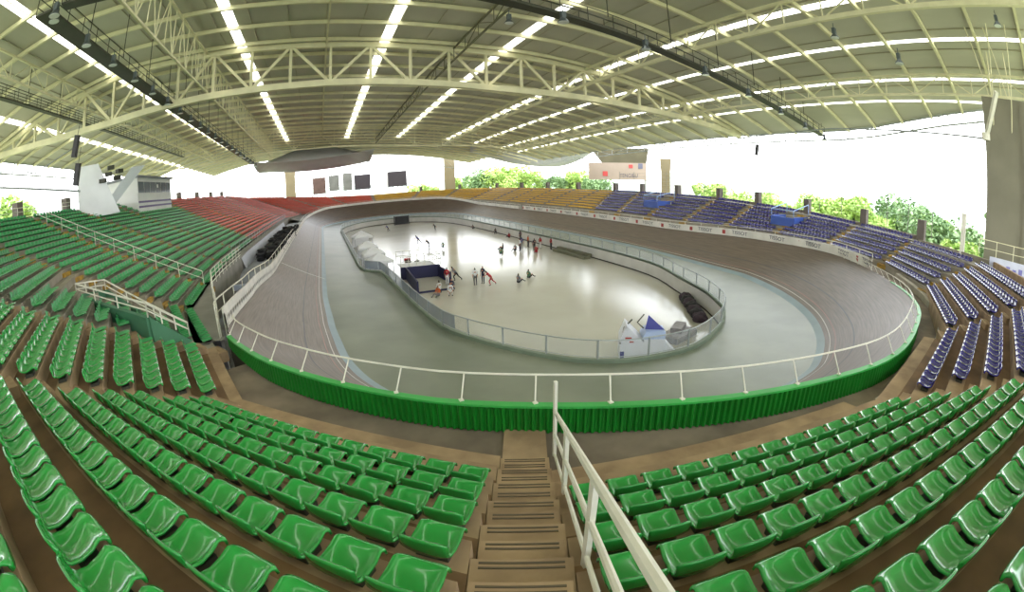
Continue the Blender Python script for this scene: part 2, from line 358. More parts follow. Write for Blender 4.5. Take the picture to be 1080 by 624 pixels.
tr.tube([off(RNK, i, .1, 1.12) for i in range(NP)], .03, 6, closed=True); child(tr.build('top_rail', GREYST), rk)
br = MB(); br.tube([off(RNK, i, .1, .3) for i in range(NP)], .02, 6, closed=True); child(br.build('bottom_rail', GREYST), rk)
pn = MB(); pnm = MB()
for i in range(NP):
    j = (i+1) % NP; a, b = off(RNK, i, .1, .3), off(RNK, j, .1, .3)
    solid = (RNK[i][0] < 6.6 and 24 < RNK[i][1] < 47)
    (pnm if solid else pn).add([a, b, (b[0], b[1], b[2]+.8), (a[0], a[1], a[2]+.8)], [(0, 1, 2, 3)])
child(pn.build('clear_sheet', GLS), rk); child(pnm.build('mesh_sheet', MESHP), rk)
for k, (p, d) in enumerate(polyline_at([off(RNK, i, .1, .15) for i in range(NP)]+[off(RNK, 0, .1, .15)], 2.5)):
    pb = MB(); pb.box((p.x, p.y, p.z+.5), (.07, .07, 1.0)); child(pb.build('post', GREYST), rk)

# ------------------------------------------------------------------ stands
AX, PX_ = (sin(.43), cos(.43)), (cos(.43), -sin(.43))     # stair axis and its right-hand side
nL, nR = (.647, .762), (.228, .974)
def stair_row(k, e, n, u7):
    u = u7-.76*(7-k); s = (u-e*(n[0]*PX_[0]+n[1]*PX_[1]))/(n[0]*AX[0]+n[1]*AX[1]); return (AX[0]*s+PX_[0]*e, AX[1]*s+PX_[1]*e)
hk = lambda k: 3.7-.35*(7-k)
JA = lambda k: stair_row(k, -.5, nL, 4.70)+(hk(k),)
JB = lambda k: stair_row(k, .36, nR, 4.42)+(hk(k),)
J1 = lambda k: (-3.83-.47*(7-k), 9.38-.58*(7-k), hk(k))
J2 = lambda k: (-6.0-.63*(7-k), 14.5-.45*(7-k), hk(k))
J3 = lambda k: (-7.6-.826*(9-k), 22.2-.105*(9-k), hk(k))
J4 = lambda k: (-8.3-.826*(9-k), 28.5+.105*(9-k), hk(k))
J5 = lambda k: (-9.0-.79*(9-k), 38+.063*(9-k), hk(k))
J6 = lambda k: (-9.3-.774*(9-k), 47+.05*(9-k), hk(k))
J7 = lambda k: (-9.5-.763*(9-k), 58+.4*(9-k), hk(k))
G1 = lambda k: (9.96+.05*(7-k), 1.89-.85*(7-k), hk(k))
G2 = lambda k: (16.82+.38*(7-k), 2.47-.83*(7-k), hk(k))
def jt(F, T, n): return lambda j: lerp(F, T, j/(n-1))
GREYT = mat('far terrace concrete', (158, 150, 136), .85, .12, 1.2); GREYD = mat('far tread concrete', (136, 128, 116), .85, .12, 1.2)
SECT = []   # name, A(j), B(j), n rows, first row with seats, colour, bare front rows, seat flag, block phrase
def kk(f, k0): return lambda j: f(k0-j)
SECT += [('L1', kk(JA, 7), kk(J1, 7), 11, 'green', 2, 'left of the white stair handrail'),
         ('R1', kk(JB, 7), kk(G1, 7), 9, 'green', 2, 'right of the white stair handrail'),
         ('L2', kk(J1, 8), kk(J2, 8), 17, 'green', 1, 'block beyond the first left corner'),
         ('L3', kk(J2, 9), kk(J3, 9), 20, 'green', 0, 'block with the green entry box'),
         ('L4', kk(J3, 9), kk(J4, 9), 20, 'green', 0, 'block below the long aisle handrail'),
         ('L5', kk(J4, 9), kk(J5, 9), 20, 'green', 0, 'block past the long aisle handrail'),
         ('L6', kk(J5, 9), kk(J6, 9), 20, 'green', 0, 'block before the announcer cabin'),
         ('L7', kk(J6, 9), kk(J7, 9), 20, 'green', 0, 'block beside the announcer cabin')]
def S(name, FA, TA, FB, TB, n, col, bare=0, phrase=''):
    SECT.append((name, jt(FA, TA, n), jt(FB, TB, n), n, col, bare, phrase))
hF, hT = 4.4, -2.25
S('E1', (-9.5, 58, hF), (-24, 65.6, hT), (-9.5, 70, hF), (-24, 77, hT), 20, 'red', 0, 'first red block past the cabin')
S('E2', (-9.5, 70, hF), (-24, 77, hT), (-9.5, 82, hF), (-24, 88, hT), 20, 'red', 0, 'second red block past the cabin')
S('E3', (-9.5, 82, hF), (-24, 88, hT), (-9.5, 94, hF), (-24, 99, hT), 20, 'red', 0, 'third red block past the cabin')
S('E4', (-9.5, 94, hF), (-24, 99, hT), (-9.3, 106, hF), (-24, 110, hT), 20, 'red', 0, 'fourth red block past the cabin')
S('E5', (-9.3, 106, hF), (-24, 110, hT), (-6, 118, 4.5), (-20, 122, -1.2), 18, 'red', 0, 'fifth red block past the cabin')
S('E6', (-6, 118, 4.5), (-20, 122, -1.2), (1, 125.5, 4.5), (-10.5, 131, 0), 15, 'red', 0, 'red block before the wide pillar')
S('E7', (1, 125.5, 4.5), (-10.5, 131, 0), (8, 129.5, 4.5), (1.8, 138, 1.4), 11, 'red', 0, 'red block past the wide pillar')
S('E8', (8, 129.5, 4.5), (1.8, 138, 1.4), (15, 130.8, 4.4), (15, 139, 2.1), 9, 'red', 0, 'last red block by the scoreboards')
S('Y1', (15, 130.8, 4.4), (15, 139, 2.1), (25, 129.5, 4.4), (29, 137, 2.1), 8, 'yellow', 0, 'first yellow block by the scoreboards')
S('Y2', (25, 129.5, 4.4), (29, 137, 2.1), (33, 125, 4.4), (39, 130, 2.1), 8, 'yellow', 0, 'second yellow block of the far turn')
S('Y3', (33, 125, 4.4), (39, 130, 2.1), (39, 117, 4.5), (46, 118.5, 2.1), 8, 'yellow', 0, 'third yellow block of the far turn')
S('Y4', (39, 117, 4.5), (46, 118.5, 2.1), (41, 106, 4.6), (47.5, 106, 2.1), 8, 'yellow', 0, 'fourth yellow block of the far turn')
ys = [106, 97, 88, 79.5, 71]
for a, b, q_ in zip(ys, ys[1:], ('fifth', 'fourth', 'third', 'second')): S('Y5', (41, a, 4.65), (47.5, a, 2.15), (41, b, 4.65), (47.5, b, 2.15), 8, 'yellow', 0, q_+' yellow block beyond the blue')
S('Y6', (41, 71, 4.65), (47.5, 71, 2.15), (41, 62.4, 4.65), (47.5, 66.2, 2.1), 8, 'yellow', 0, 'yellow block next to the blue seats')
BJ = [((41, 62.4, 4.65), (47.5, 66.2, 2.05)), ((41, 55.5, 4.65), (47.5, 58.8, 2.05)), ((41, 48.5, 4.7), (47.5, 50.4, 2.1)), ((41, 41.5, 4.75), (47.5, 42.1, 2.15)), ((41, 34.6, 4.7), (47.5, 35.4, 2.35)), ((40.5, 27, 4.55), (46.4, 27.2, 2.55))]
nm = ['sixth', 'fifth', 'fourth', 'third', 'second']
for q, (a, b) in enumerate(zip(BJ, BJ[1:])): S('B%d' % q, a[0], a[1], b[0], b[1], 8, 'blue', 0, nm[q]+' blue block past the curve')
S('B6', (40.5, 27, 4.55), (46.4, 27.2, 2.55), (38.3, 19.3, 4.4), (43.0, 18.4, 2.75), 7, 'blue', 0, 'first blue block past the near curve')
S('B7', (38.3, 19.3, 4.4), (43.0, 18.4, 2.75), (33.4, 11.6, 4.2), (37.2, 10.2, 2.6), 6, 'blue', 0, 'blue block before the concrete pillar')
S('B8', (33.2, 11.4, 4.2), (36.2, 10.4, 2.8), (26.2, 5.9, 4.0), (29.6, 3.4, 2.6), 5, 'blue', 0, 'blue block in front of the pillar')
S('B9', (26.2, 5.9, 4.0), (29.6, 3.4, 2.6), (16.82, 2.47, 3.7), (18.34, -.85, 2.3), 5, 'blue', 0, 'blue block by the white banner')
SECT.append(('B10', kk(G2, 7), kk(G1, 7), 7, 'blue', 1, 'blue block nearest the green seats'))

def v2(a, b): return (b[0]-a[0], b[1]-a[1])
seats = {'green': [], 'blue': [], 'red': [], 'yellow': []}
for name, A, B, n, colr, bare, phrase in SECT:
    ter = MB(); g = .316
    def P(j, side):
        f = A if side == 0 else B
        if 0 <= j <= n-1: a = f(int(math.floor(j))); b = f(min(n-1, int(math.floor(j))+1)); return lerp(a, b, j-math.floor(j))
        a, b = f(0), f(1)
        if j < 0: return lerp(a, b, j)
        a, b = f(n-2), f(n-1); return lerp(a, b, j-(n-2))
    nv = 6
    for j in range(-bare, n):
        ha = [P(j, 0), P(j, 1)]; za = [H(q[2]+.25) for q in ha]
        zl = [H(P(j-1, s)[2]+.25) for s in (0, 1)] if j > -bare else [H(P(j, s)[2]+1.2) for s in (0, 1)]
        fa, fb = P(j-g, 0), P(j-g, 1); ba, bb = P(j+1-g, 0), P(j+1-g, 1)
        # bench ledge (front .36) pale, foot well behind it a touch lower and darker
        ma, mb_ = P(j+.20, 0), P(j+.20, 1); dp = .0
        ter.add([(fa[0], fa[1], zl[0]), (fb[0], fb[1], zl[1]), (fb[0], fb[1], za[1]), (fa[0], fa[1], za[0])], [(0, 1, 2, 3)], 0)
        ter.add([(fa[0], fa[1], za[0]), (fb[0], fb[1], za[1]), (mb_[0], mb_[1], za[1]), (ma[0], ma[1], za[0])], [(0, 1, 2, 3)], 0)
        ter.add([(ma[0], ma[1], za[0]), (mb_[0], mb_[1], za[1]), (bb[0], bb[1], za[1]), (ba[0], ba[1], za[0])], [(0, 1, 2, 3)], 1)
    for j in range(-bare, n):                                   # end faces of the steps
        for sd in (0, 1):
            f0, b0 = P(j-g, sd), P(j+1-g, sd); z_ = H(P(j, sd)[2]+.25); ter.add([(f0[0], f0[1], z_), (b0[0], b0[1], z_), (b0[0], b0[1], z_-1.0), (f0[0], f0[1], z_-1.0)], [(0, 1, 2, 3)], 0)
    ta, tb_ = P(n-g, 0), P(n-g, 1)
    zt = [H(P(n-1, s)[2]+.25) for s in (0, 1)]
    # back wall / parapet
    if name not in ('L1', 'R1', 'L2', 'B10'):
        pa, pb_ = P(n+.9, 0), P(n+.9, 1)
        ter.add([(ta[0], ta[1], zt[0]), (tb_[0], tb_[1], zt[1]), (pb_[0], pb_[1], zt[1]), (pa[0], pa[1], zt[0])], [(0, 1, 2, 3)], 0)
        ter.add([(pa[0], pa[1], zt[0]+.35), (pb_[0], pb_[1], zt[1]+.35), (pb_[0], pb_[1], -3), (pa[0], pa[1], -3)], [(0, 1, 2, 3)], 0)
        ter.add([(pa[0], pa[1], zt[0]+.35), (pb_[0], pb_[1], zt[1]+.35), lerp(pb_, tb_, .2)[:2]+(zt[1]+.35,), lerp(pa, ta, .2)[:2]+(zt[0]+.35,)], [(0, 1, 2, 3)], 0)
        ter.add([lerp(pa, ta, .2)[:2]+(zt[0]+.35,), lerp(pb_, tb_, .2)[:2]+(zt[1]+.35,), lerp(pb_, tb_, .2)[:2]+(zt[1],), lerp(pa, ta, .2)[:2]+(zt[0],)], [(0, 1, 2, 3)], 0)
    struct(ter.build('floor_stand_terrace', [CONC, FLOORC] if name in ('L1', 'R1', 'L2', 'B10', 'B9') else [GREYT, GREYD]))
    # seats
    for j in range(n):
        a, b = P(j, 0), P(j, 1); d = v2(a, b); L_ = hyp(*d)
        m0 = .3 if name in ('L1', 'R1') else .62; m1 = .62
        if name == 'R1': m0 = .40
        cnt = int((L_-m0-m1)/.505)+1
        if cnt < 1: continue
        fr_ = P(j-1, 0); nx, ny = -d[1]/L_, d[0]/L_
        dirn = v2(P(j, 0), P(j-.5, 0))
        if nx*dirn[0]+ny*dirn[1] < 0: nx, ny = -nx, -ny
        for c in range(cnt):
            t = (m0+c*.505)/L_; p = lerp(a, b, t)
            if name == 'L3' and 2 <= j <= 8 and t > .42: continue      # entry box
            if p[0] < -21.4 and 49.5 < p[1] < 64: continue               # announcer cabin
            if name[0] == 'B' and min(hyp(p[0]-44.2, p[1]-27.6), hyp(p[0]-44.6, p[1]-50.5)) < 2.4: continue
            z = H(p[2]+.25)
            if not in_frame(p[0], p[1], z+.2, 60): continue
            seats[colr].append((hyp(p[0], p[1]), p[0], p[1], z, math.atan2(-nx, ny), name, j, c, phrase))

# ------------------------------------------------------------------ seat meshes
def seat_mesh(name, m_, hi=True):
    prof_ = [(-.212, .345), (-.218, .32), (-.2, .225), (-.178, .14), (-.135, .09), (-.04, .07), (.08, .085), (.165, .115), (.215, .14), (.238, .125), (.245, .085)] if hi else [(-.215, .36), (-.19, .18), (-.12, .08), (.1, .095), (.23, .13)]
    nx = 14 if hi else 2; V = []; W_ = .225
    for (y, z) in prof_:
        back = max(0, min(1, (z-.1)/.3)) if y < -.1 else 0
        for k in range(nx+1):
            u = -1+2*k/nx; w_ = .215+.012*back if y < .12 else .215*(1-.07*(y-.12)/.12)
            x = u*w_; dz = .06*abs(u)**3*(1-back)*(1 if y < .2 else .35)-.075*abs(u)**6*back; dy = .06*abs(u)**4*back-(.03*abs(u)**6 if y > .2 else 0)
            V.append((x, y+dy, z+dz))
    Fc = [(i*(nx+1)+k, i*(nx+1)+k+1, (i+1)*(nx+1)+k+1, (i+1)*(nx+1)+k) for i in range(len(prof_)-1) for k in range(nx)]
    me = bpy.data.meshes.new(name); me.from_pydata(V, [], Fc)
    if hi:
        bm = bmesh.new(); bm.from_mesh(me)
        bmesh.ops.recalc_face_normals(bm, faces=bm.faces); 
        bmesh.ops.solidify(bm, geom=bm.faces[:], thickness=.022)
        bm.normal_update()
        for f in bm.faces: f.smooth = True
        # mounting foot and drain hole
        bm.to_mesh(me); bm.free()
    me.materials.append(m_); me.materials.append(HOLE)
    for p in me.polygons:
        if not hi: p.use_smooth = False
    me.update(); return me
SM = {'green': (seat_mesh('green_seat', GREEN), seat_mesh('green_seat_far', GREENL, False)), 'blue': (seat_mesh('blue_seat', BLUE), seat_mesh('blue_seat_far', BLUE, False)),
      'red': (None, seat_mesh('red_seat_far', RED, False)), 'yellow': (None, seat_mesh('yellow_seat_far', YELLOW, False))}
fb_ = MB(); fb_.box((0, .02, .031), (.3, .2, .062)); FOOTM = fb_.mesh('mounting_foot', DARKST)
fb_ = MB(); fb_.cyl((0, -.1, .09), .016, .008, 10); HOLEM = fb_.mesh('drain_hole', HOLE)
ONES = ['', 'first', 'second', 'third', 'fourth', 'fifth', 'sixth', 'seventh', 'eighth', 'ninth', 'tenth', 'eleventh', 'twelfth', 'thirteenth', 'fourteenth', 'fifteenth', 'sixteenth', 'seventeenth', 'eighteenth', 'nineteenth', 'twentieth', 'twenty-first', 'twenty-second', 'twenty-third', 'twenty-fourth', 'twenty-fifth']
for colr in seats:
    L_ = sorted(seats[colr]); near, rest = L_[:300], L_[300:]
    for (d, x, y, z, rz, nm_, j, c, phrase) in near:
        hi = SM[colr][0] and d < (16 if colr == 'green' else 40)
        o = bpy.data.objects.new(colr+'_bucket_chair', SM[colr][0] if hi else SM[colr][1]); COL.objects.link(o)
        o.location = (x, y, z); o.rotation_euler.z = rz
        if hi and d < 26:
            for nn_, mm_ in (('mounting_foot', FOOTM), ('drain_hole', HOLEM)): c_o = bpy.data.objects.new(nn_, mm_); COL.objects.link(c_o); c_o.parent = o
        tag(o, '%s chair, %s along row %s from the front, %s' % (colr, ONES[min(c+1, 25)], ['', 'one', 'two', 'three', 'four', 'five', 'six', 'seven', 'eight', 'nine', 'ten', 'eleven', 'twelve', 'thirteen', 'fourteen', 'fifteen', 'sixteen', 'seventeen', 'eighteen', 'nineteen', 'twenty'][j+1], phrase), 'chair', '%s chairs, %s' % (colr, phrase))
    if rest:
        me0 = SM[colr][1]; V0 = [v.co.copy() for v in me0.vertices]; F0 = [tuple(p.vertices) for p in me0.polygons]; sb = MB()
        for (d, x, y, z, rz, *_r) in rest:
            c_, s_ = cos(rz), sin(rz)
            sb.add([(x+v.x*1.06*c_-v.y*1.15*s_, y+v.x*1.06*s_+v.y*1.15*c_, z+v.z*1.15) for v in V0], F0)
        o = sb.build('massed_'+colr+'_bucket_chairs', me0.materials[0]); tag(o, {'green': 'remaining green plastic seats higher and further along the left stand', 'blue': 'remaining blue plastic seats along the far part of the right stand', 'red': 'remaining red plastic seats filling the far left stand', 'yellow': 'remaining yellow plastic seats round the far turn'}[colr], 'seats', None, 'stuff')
print('SEATS', {k: len(v) for k, v in seats.items()})

kc = MB(); kp = catmull([(10.2, 3.0, 0), (13.2, 2.75, 0), (16.6, 3.0, 0), (19.4, 3.5, 0), (22.4, 4.5, 0), (25.6, 6.3, 0), (29.6, 9.2, 0)], 4)
for a, b in zip(kp, kp[1:]): kc.bar((a[0], a[1], H(4.62)), (b[0], b[1], H(4.62)), .34, .34)
struct(kc.build('trim_walkway_kerb', mat('pale kerb concrete', (178, 170, 156), .85, .1, 1.5)))

# ------------------------------------------------------------------ aisle steps
def aisle(f, n, paint, side, wd=1.0, off_=0):
    mb = MB()
    for j in range(n):
        a, b = f(j), f(j+1) if j < n-1 else f(j); a0 = f(j-.3) if False else a
        p = lerp(f(j), f(j+1) if j+1 < n else f(j-1), -.45 if j+1 < n else .45); d = v2(f(0), f(n-1)); L_ = hyp(*d); ang = math.atan2(d[1], d[0])-pi/2
        if not in_frame(p[0], p[1], H(p[2]), 80): continue
        mb.box((p[0], p[1], H(p[2]+.25)+.0-.175+.0), (wd, .36, .35), ang, 1 if paint else 0)
        q = lerp(p, f(n-1), .0); mb.box((p[0], p[1], H(p[2]+.25)+.003), (wd, .10, .02), ang, 1 if paint else 0)
    return struct(mb.build('trim_aisle_steps', [CONC, YPAINT]))
aisle(kk(J1, 8), 12, False, 0); aisle(kk(J2, 9), 17, False, 0, .95); aisle(kk(J3, 9), 20, True, 0); aisle(kk(J4, 9), 20, True, 0); aisle(kk(J5, 9), 20, True, 0); aisle(kk(J6, 9), 20, True, 0); aisle(kk(J7, 9), 20, True, 0)
aisle(kk(G1, 7), 6, False, 0); aisle(kk(G2, 7), 5, False, 0, .8); aisle(jt((26.2, 5.9, 4.0), (29.6, 3.4, 2.6), 5), 5, True, 0, .9); aisle(jt((33.3, 11.5, 4.2), (36.7, 10.3, 2.7), 6), 6, True, 0)
aisle(jt((38.3, 19.3, 4.4), (43.0, 18.4, 2.75), 7), 7, True, 0)
for a, b in BJ: aisle(jt(a, b, 8), 8, True, 0)
for a, b in (((-9.5, 70, hF), (-24, 77, hT)), ((-9.5, 82, hF), (-24, 88, hT)), ((-9.5, 94, hF), (-24, 99, hT)), ((-9.3, 106, hF), (-24, 110, hT))): aisle(jt(a, b, 20), 20, True, 0)

# ------------------------------------------------------------------ central stairs and its handrail
def SP(s, e): return (AX[0]*s+PX_[0]*e, AX[1]*s+PX_[1]*e)
st = MB(); rzs = -.43
NOSE = mat('stair nosing strip', (96, 84, 66), .7, .1, 3)
s7 = (4.70+.02)/.963+.24
for k in range(9, -4, -1):
    hh = 3.95-.35*(7-k); s_ = s7-.82*(7-k)
    c = SP(s_-.43, -.07); st.box((c[0], c[1], H(hh)-.45), (.84, .86, .9), rzs, 0)
    c = SP(s_+.2, -.07); st.box((c[0], c[1], H(hh+.17)-.2), (.76, .40, .4), rzs, 0)
    for q, ss in ((.05, 0), (.11, 0)): 
        c = SP(s_-q, -.07); st.box((c[0], c[1], H(hh)+.003), (.70, .02, .012), rzs, 1)
        c = SP(s_+.4-q, -.07); st.box((c[0], c[1], H(hh+.17)+.003), (.66, .02, .012), rzs, 1)
c = SP(s7+2.35, -.07); st.box((c[0], c[1], H(4.72)-.1), (.80, 1.3, .2), rzs, 0)
struct(st.build('floor_central_stairs', [CONC, NOSE]))
hr = empty('stair_handrail', SP(6.9, .46)+(H(4.77),)); tag(hr, 'white three-bar handrail running down the central stairs', 'handrail')
for g_, nm_, rr_ in ((.97, 'top_rail', .036), (.52, 'middle_rail', .03), (.09, 'low_rail', .026)):
    t_ = MB(); t_.tube([SP(s, .46)+(H(1.87+.42*s-g_),) for s in (6.9, 4.8, 2.6, .6, -.6)], rr_, 8); child(t_.build(nm_, STEELW), hr)
for s, top in ((6.9, 1.55), (4.8, .97), (2.6, .97), (.6, .97)):
    t_ = MB(); a = SP(s+.12, .46)+(H(1.87+.42*s+.1),); b = SP(s, .46)+(H(1.87+.42*s-top),); t_.bar(a, b, .055, .055); child(t_.build('post', STEELW), hr)
# ------------------------------------------------------------------ long aisle handrail in the left stand
def rail_run(pts, label, name='aisle_handrail', hgt=.95, mids=(.5,), step=1.9, m_=None, cat='handrail', r=.028, group=None):
    m_ = m_ or STEELW; root = empty(name, pts[0]); tag(root, label, cat, group)
    t_ = MB(); t_.tube([(p[0], p[1], p[2]+hgt) for p in pts], r, 6); child(t_.build('top_rail', m_), root)
    for q in mids:
        t_ = MB(); t_.tube([(p[0], p[1], p[2]+q) for p in pts], r*.8, 6); child(t_.build('middle_rail', m_), root)
    P_ = polyline_at(pts, step)
    for p, d in P_[:60]:
        t_ = MB(); t_.tube([p, p+Vector((0, 0, hgt))], r*.9, 6); child(t_.build('post', m_), root)
    return root
rail_run([J4(k)[:2]+(H(J4(k)[2]+.25),) for k in range(9, -11, -1)][0:20], 'long white handrail beside the yellow-edged aisle of the left stand')
rail_run([(-4.5, 16.6, H(4.75)), (-5.4, 20.1, H(4.7)), (-6.4, 23.4, H(4.65)), (-7.6, 28, H(4.65)), (-7.9, 33, H(4.65)), (-8.0, 41, H(4.65))], 'white railing along the moat in front of the left stand', 'moat_railing', 1.0, (.25, .5, .75), 1.5, cat='railing')
fw = MB(); ptsw = [(-4.3, 16.2), (-5.4, 20.1), (-6.5, 23.6), (-7.7, 28), (-8.1, 33), (-8.2, 41), (-8.4, 60), (-8.5, 106)]
fw.strip([p+(H(4.65),) for p in ptsw], [p+(H(7),) for p in ptsw]); fw.strip([p+(H(4.65),) for p in ptsw], [(p[0]-1.6, p[1], H(4.65)) for p in ptsw]); struct(fw.build('wall_moat', [GREYC]))
# left stand front: fence and sloped wall beyond the first blocks
rail_run([(-9.0, y, H(4.65)) for y in (42, 60, 80, 106)], 'grey railing at the foot of the red seats', 'stand_front_railing', 1.0, (.3, .6), 2.2, GREYST, 'railing')
# light wall / ramp along the moat
rp = MB(); rp.add([(-8.25, 42.5, H(4.75)), (-7.9, 42.5, H(5.9)), (-7.9, 92, H(5.9)), (-8.3, 92, H(4.7))], [(0, 1, 2, 3)]); struct(rp.build('wall_moat_slope', mat('pale blue grey render', (190, 192, 204), .6, .06, .4)))
sb = MB(); sb.box((-6.3, 36.9, H(6.5)), (3.6, .5, .4)); sb.box((-6.3, 39.8, H(6.9)), (3.4, .5, .3)); tag(sb.build('bridge_beam', mat('pale steel', (186, 194, 214), .5, .05, 1)), 'pale beams crossing the moat below the left stand', 'beam')
# tyres heaped in the moat
ty = MB(); MA, MI_ = 16, 8
for a_ in range(MA):
    for b__ in range(MI_):
        t1, t2 = 2*pi*a_/MA, 2*pi*b__/MI_; ty.v.append(((.24+.1*cos(t2))*cos(t1), (.24+.1*cos(t2))*sin(t1), .1*sin(t2)))
for a_ in range(MA):
    for b__ in range(MI_): ty.f.append((a_*MI_+b__, ((a_+1) % MA)*MI_+b__, ((a_+1) % MA)*MI_+(b__+1) % MI_, a_*MI_+(b__+1) % MI_)); ty.m.append(0)
tyme = ty.mesh('tyre', BLACK, True)
q = 0
for row in range(34):
    for col_ in range(3):
        for lay in range(random.choice((2, 3, 3, 4))):
            o = bpy.data.objects.new('tyre', tyme); COL.objects.link(o); o.scale = (1.35, 1.35, 1.35)
            xx = -6.95+col_*.98+random.uniform(-.02, .02); o.location = (xx, 46.5+row*1.0+.5*col_, H(5.9)+.14+lay*.275)
            o.rotation_euler = (0, 0, random.random()*3)
            tag(o, 'black tyre in the heap lying in the moat beside the left straight', 'tyre', 'heaped tyres in the moat')

# ------------------------------------------------------------------ entry box (vomitory) in the left stand
vo = empty('stand_entry_box', (-8.5, 15.5, H(3.6))); tag(vo, 'green painted entry box with white railings among the left seats', 'entrance')
va, vb, vc, vd = (-11.6, 17.6), (-6.3, 13.9), (-5.4, 15.4), (-10.8, 19.2)
m1 = MB()
for a, b, zt0, zt1, zb in ((va, vb, H(2.35), H(2.95), H(4.6)), (vb, vc, H(2.95), H(4.3), H(4.9)), (va, vd, H(2.35), H(2.6), H(4.0)), (vd, vc, H(2.6), H(4.3), H(4.9))):
    d = Vector((b[0]-a[0], b[1]-a[1], 0)).normalized()*.1; n = Vector((d.y, -d.x, 0))
    V = []
    for s_ in (1, -1):
        V += [(a[0]+n.x*s_, a[1]+n.y*s_, zb), (b[0]+n.x*s_, b[1]+n.y*s_, zb), (b[0]+n.x*s_, b[1]+n.y*s_, zt1), (a[0]+n.x*s_, a[1]+n.y*s_, zt0)]
    m1.add(V, [(0, 1, 2, 3), (7, 6, 5, 4), (3, 2, 6, 7), (0, 4, 5, 1), (1, 5, 6, 2), (0, 3, 7, 4)])
child(m1.build('wall', VOMG), vo)
for a, b, z0_, z1_ in ((va, vb, H(2.35), H(2.95)), (vb, vc, H(2.95), H(4.1)), (vd, vc, H(2.6), H(4.1)), (va, vd, H(2.35), H(2.6))):
    t_ = MB(); t_.tube([a+(z0_+.45,), b+(z1_+.45,)], .035, 6); t_.tube([a+(z0_+.22,), b+(z1_+.22,)], .025, 6)
    for t in (0, .33, .66, 1): p = lerp(a+(z0_,), b+(z1_,), t); t_.tube([p, (p[0], p[1], p[2]+.45)], .03, 6)
    child(t_.build('railing', STEELW), vo)
# two blue entry boxes on the right stand
for (x, y, z, lb) in ((44.2, 27.6, H(3.6), 'blue open entry box among the blue seats nearer the curve'), (44.6, 50.5, H(3.5), 'blue open entry box among the blue seats next to the yellow ones')):
    r_ = empty('blue_entry_box', (x, y, z)); tag(r_, lb, 'entrance')
    q = MB(); q.box((-1.6, 0, .0), (.15, 3.2, .9)); q.box((0, 1.5, .2), (3.2, .12, .7)); q.box((0, -1.5, .2), (3.2, .12, .7)); q.build('panel', BLUEP, r_)
    q = MB()
    for sy_ in (-1.5, 1.5): q.tube([(-1.7, sy_, 1.2), (1.6, sy_, 1.9)], .05, 6); q.tube([(-1.7, sy_, .6), (-1.7, sy_, 1.2)], .05, 6); q.tube([(1.6, sy_, .8), (1.6, sy_, 1.9)], .05, 6)
    q.tube([(-1.7, -1.5, 1.2), (-1.7, 1.5, 1.2)], .05, 6); q.build('railing', mat('light blue steel', (150, 180, 230), .4, .05, 1), r_)

# ------------------------------------------------------------------ roof
RX = [(-44, 11.6), (-42, 12.2), (-30, 14.8), (-20, 16.2), (-10, 16.1), (0, 15.7), (10, 15.1), (20, 14.6), (30, 13.6), (40, 12.0), (50, 9.6), (55, 8.2), (58, 7.4)]
def zr(x, y):
    for (a, za), (b, zb) in zip(RX, RX[1:]):
        if x <= b: t = (x-a)/(b-a); t = max(0, t); return EYE+za+(zb-za)*t-.032*y
    return EYE+RX[-1][1]-.032*y
RY0, RY1, RYE = -24, 106, 140
def xr(y): return 47.5+6.8*sm((y+2)/30)
def xl(y): return -42.0
STX = []
for q in (-2.62, -1.43, -.507, .415, 1.29, 2.3, 3.08, 4.1, 5.0):
    x = q*13
    for _ in range(40): x = .5*x+.5*q*(zr(x, 30)-EYE)
    STX.append(x)
LIGHTP = bpy.data.materials.new('translucent roof panel'); LIGHTP.use_nodes = True; n_ = LIGHTP.node_tree; n_.nodes.clear()
oo = n_.nodes.new('ShaderNodeOutputMaterial'); mx = n_.nodes.new('ShaderNodeMixShader'); tl = n_.nodes.new('ShaderNodeBsdfTranslucent'); tp = n_.nodes.new('ShaderNodeBsdfTransparent')
tl.inputs[0].default_value = (1, .95, .76, 1); tp.inputs[0].default_value = (1, .95, .78, 1); mx.inputs[0].default_value = .6
n_.links.new(tp.outputs[0], mx.inputs[1]); n_.links.new(tl.outputs[0], mx.inputs[2]); n_.links.new(mx.outputs[0], oo.inputs[0])
SW = [.4, .45, .46, .46, .44, .42, .26, .22, .2]
deck = MB(); sky_ = MB()
yy = [RY0+i*(RY1-RY0)/52 for i in range(53)]
def roofband(mb, x0, x1):
    nsub = max(1, int((x1-x0)/2.0)+1)
    for a, b in zip(yy, yy[1:]):
        for k in range(nsub):
            xa, xb = x0+(x1-x0)*k/nsub, x0+(x1-x0)*(k+1)/nsub
            lim0, lim1 = xr(a), xr(b)
            if xa > max(lim0, lim1): continue
            mb.add([(min(xa, lim0), a, zr(min(xa, lim0), a)), (min(xb, lim0), a, zr(min(xb, lim0), a)), (min(xb, lim1), b, zr(min(xb, lim1), b)), (min(xa, lim1), b, zr(min(xa, lim1), b))], [(0, 1, 2, 3)])
eb = [xl(0)]
for x, w2 in zip(STX, SW): eb += [x-w2, x+w2]
eb.append(56)
for k in range(len(eb)-1):
    if k % 2 == 0: roofband(deck, eb[k], eb[k+1])
    else:
        s1 = MB(); roofband(s1, eb[k], eb[k+1]); struct(s1.build('window_skylight', LIGHTP))
yy = [RY1+i*(RYE-RY1)/8 for i in range(9)]; roofband(deck, -34, 46); struct(deck.build('roof_deck', DECK))
RIB = []
y = -22.0
while y < 139:
    mb = MB(); X = [xl(y)+.2+i*(xr(y)-.3-xl(y)-.2)/26 for i in range(27)]
    top = [(x, y, zr(x, y)-.05) for x in X]
    for a, b in zip(top, top[1:]): mb.bar((a[0], a[1], a[2]-.2), (b[0], b[1], b[2]-.2), .24, .34)
    struct(mb.build('trim_roof_beam', CREAM)); y += 4.2
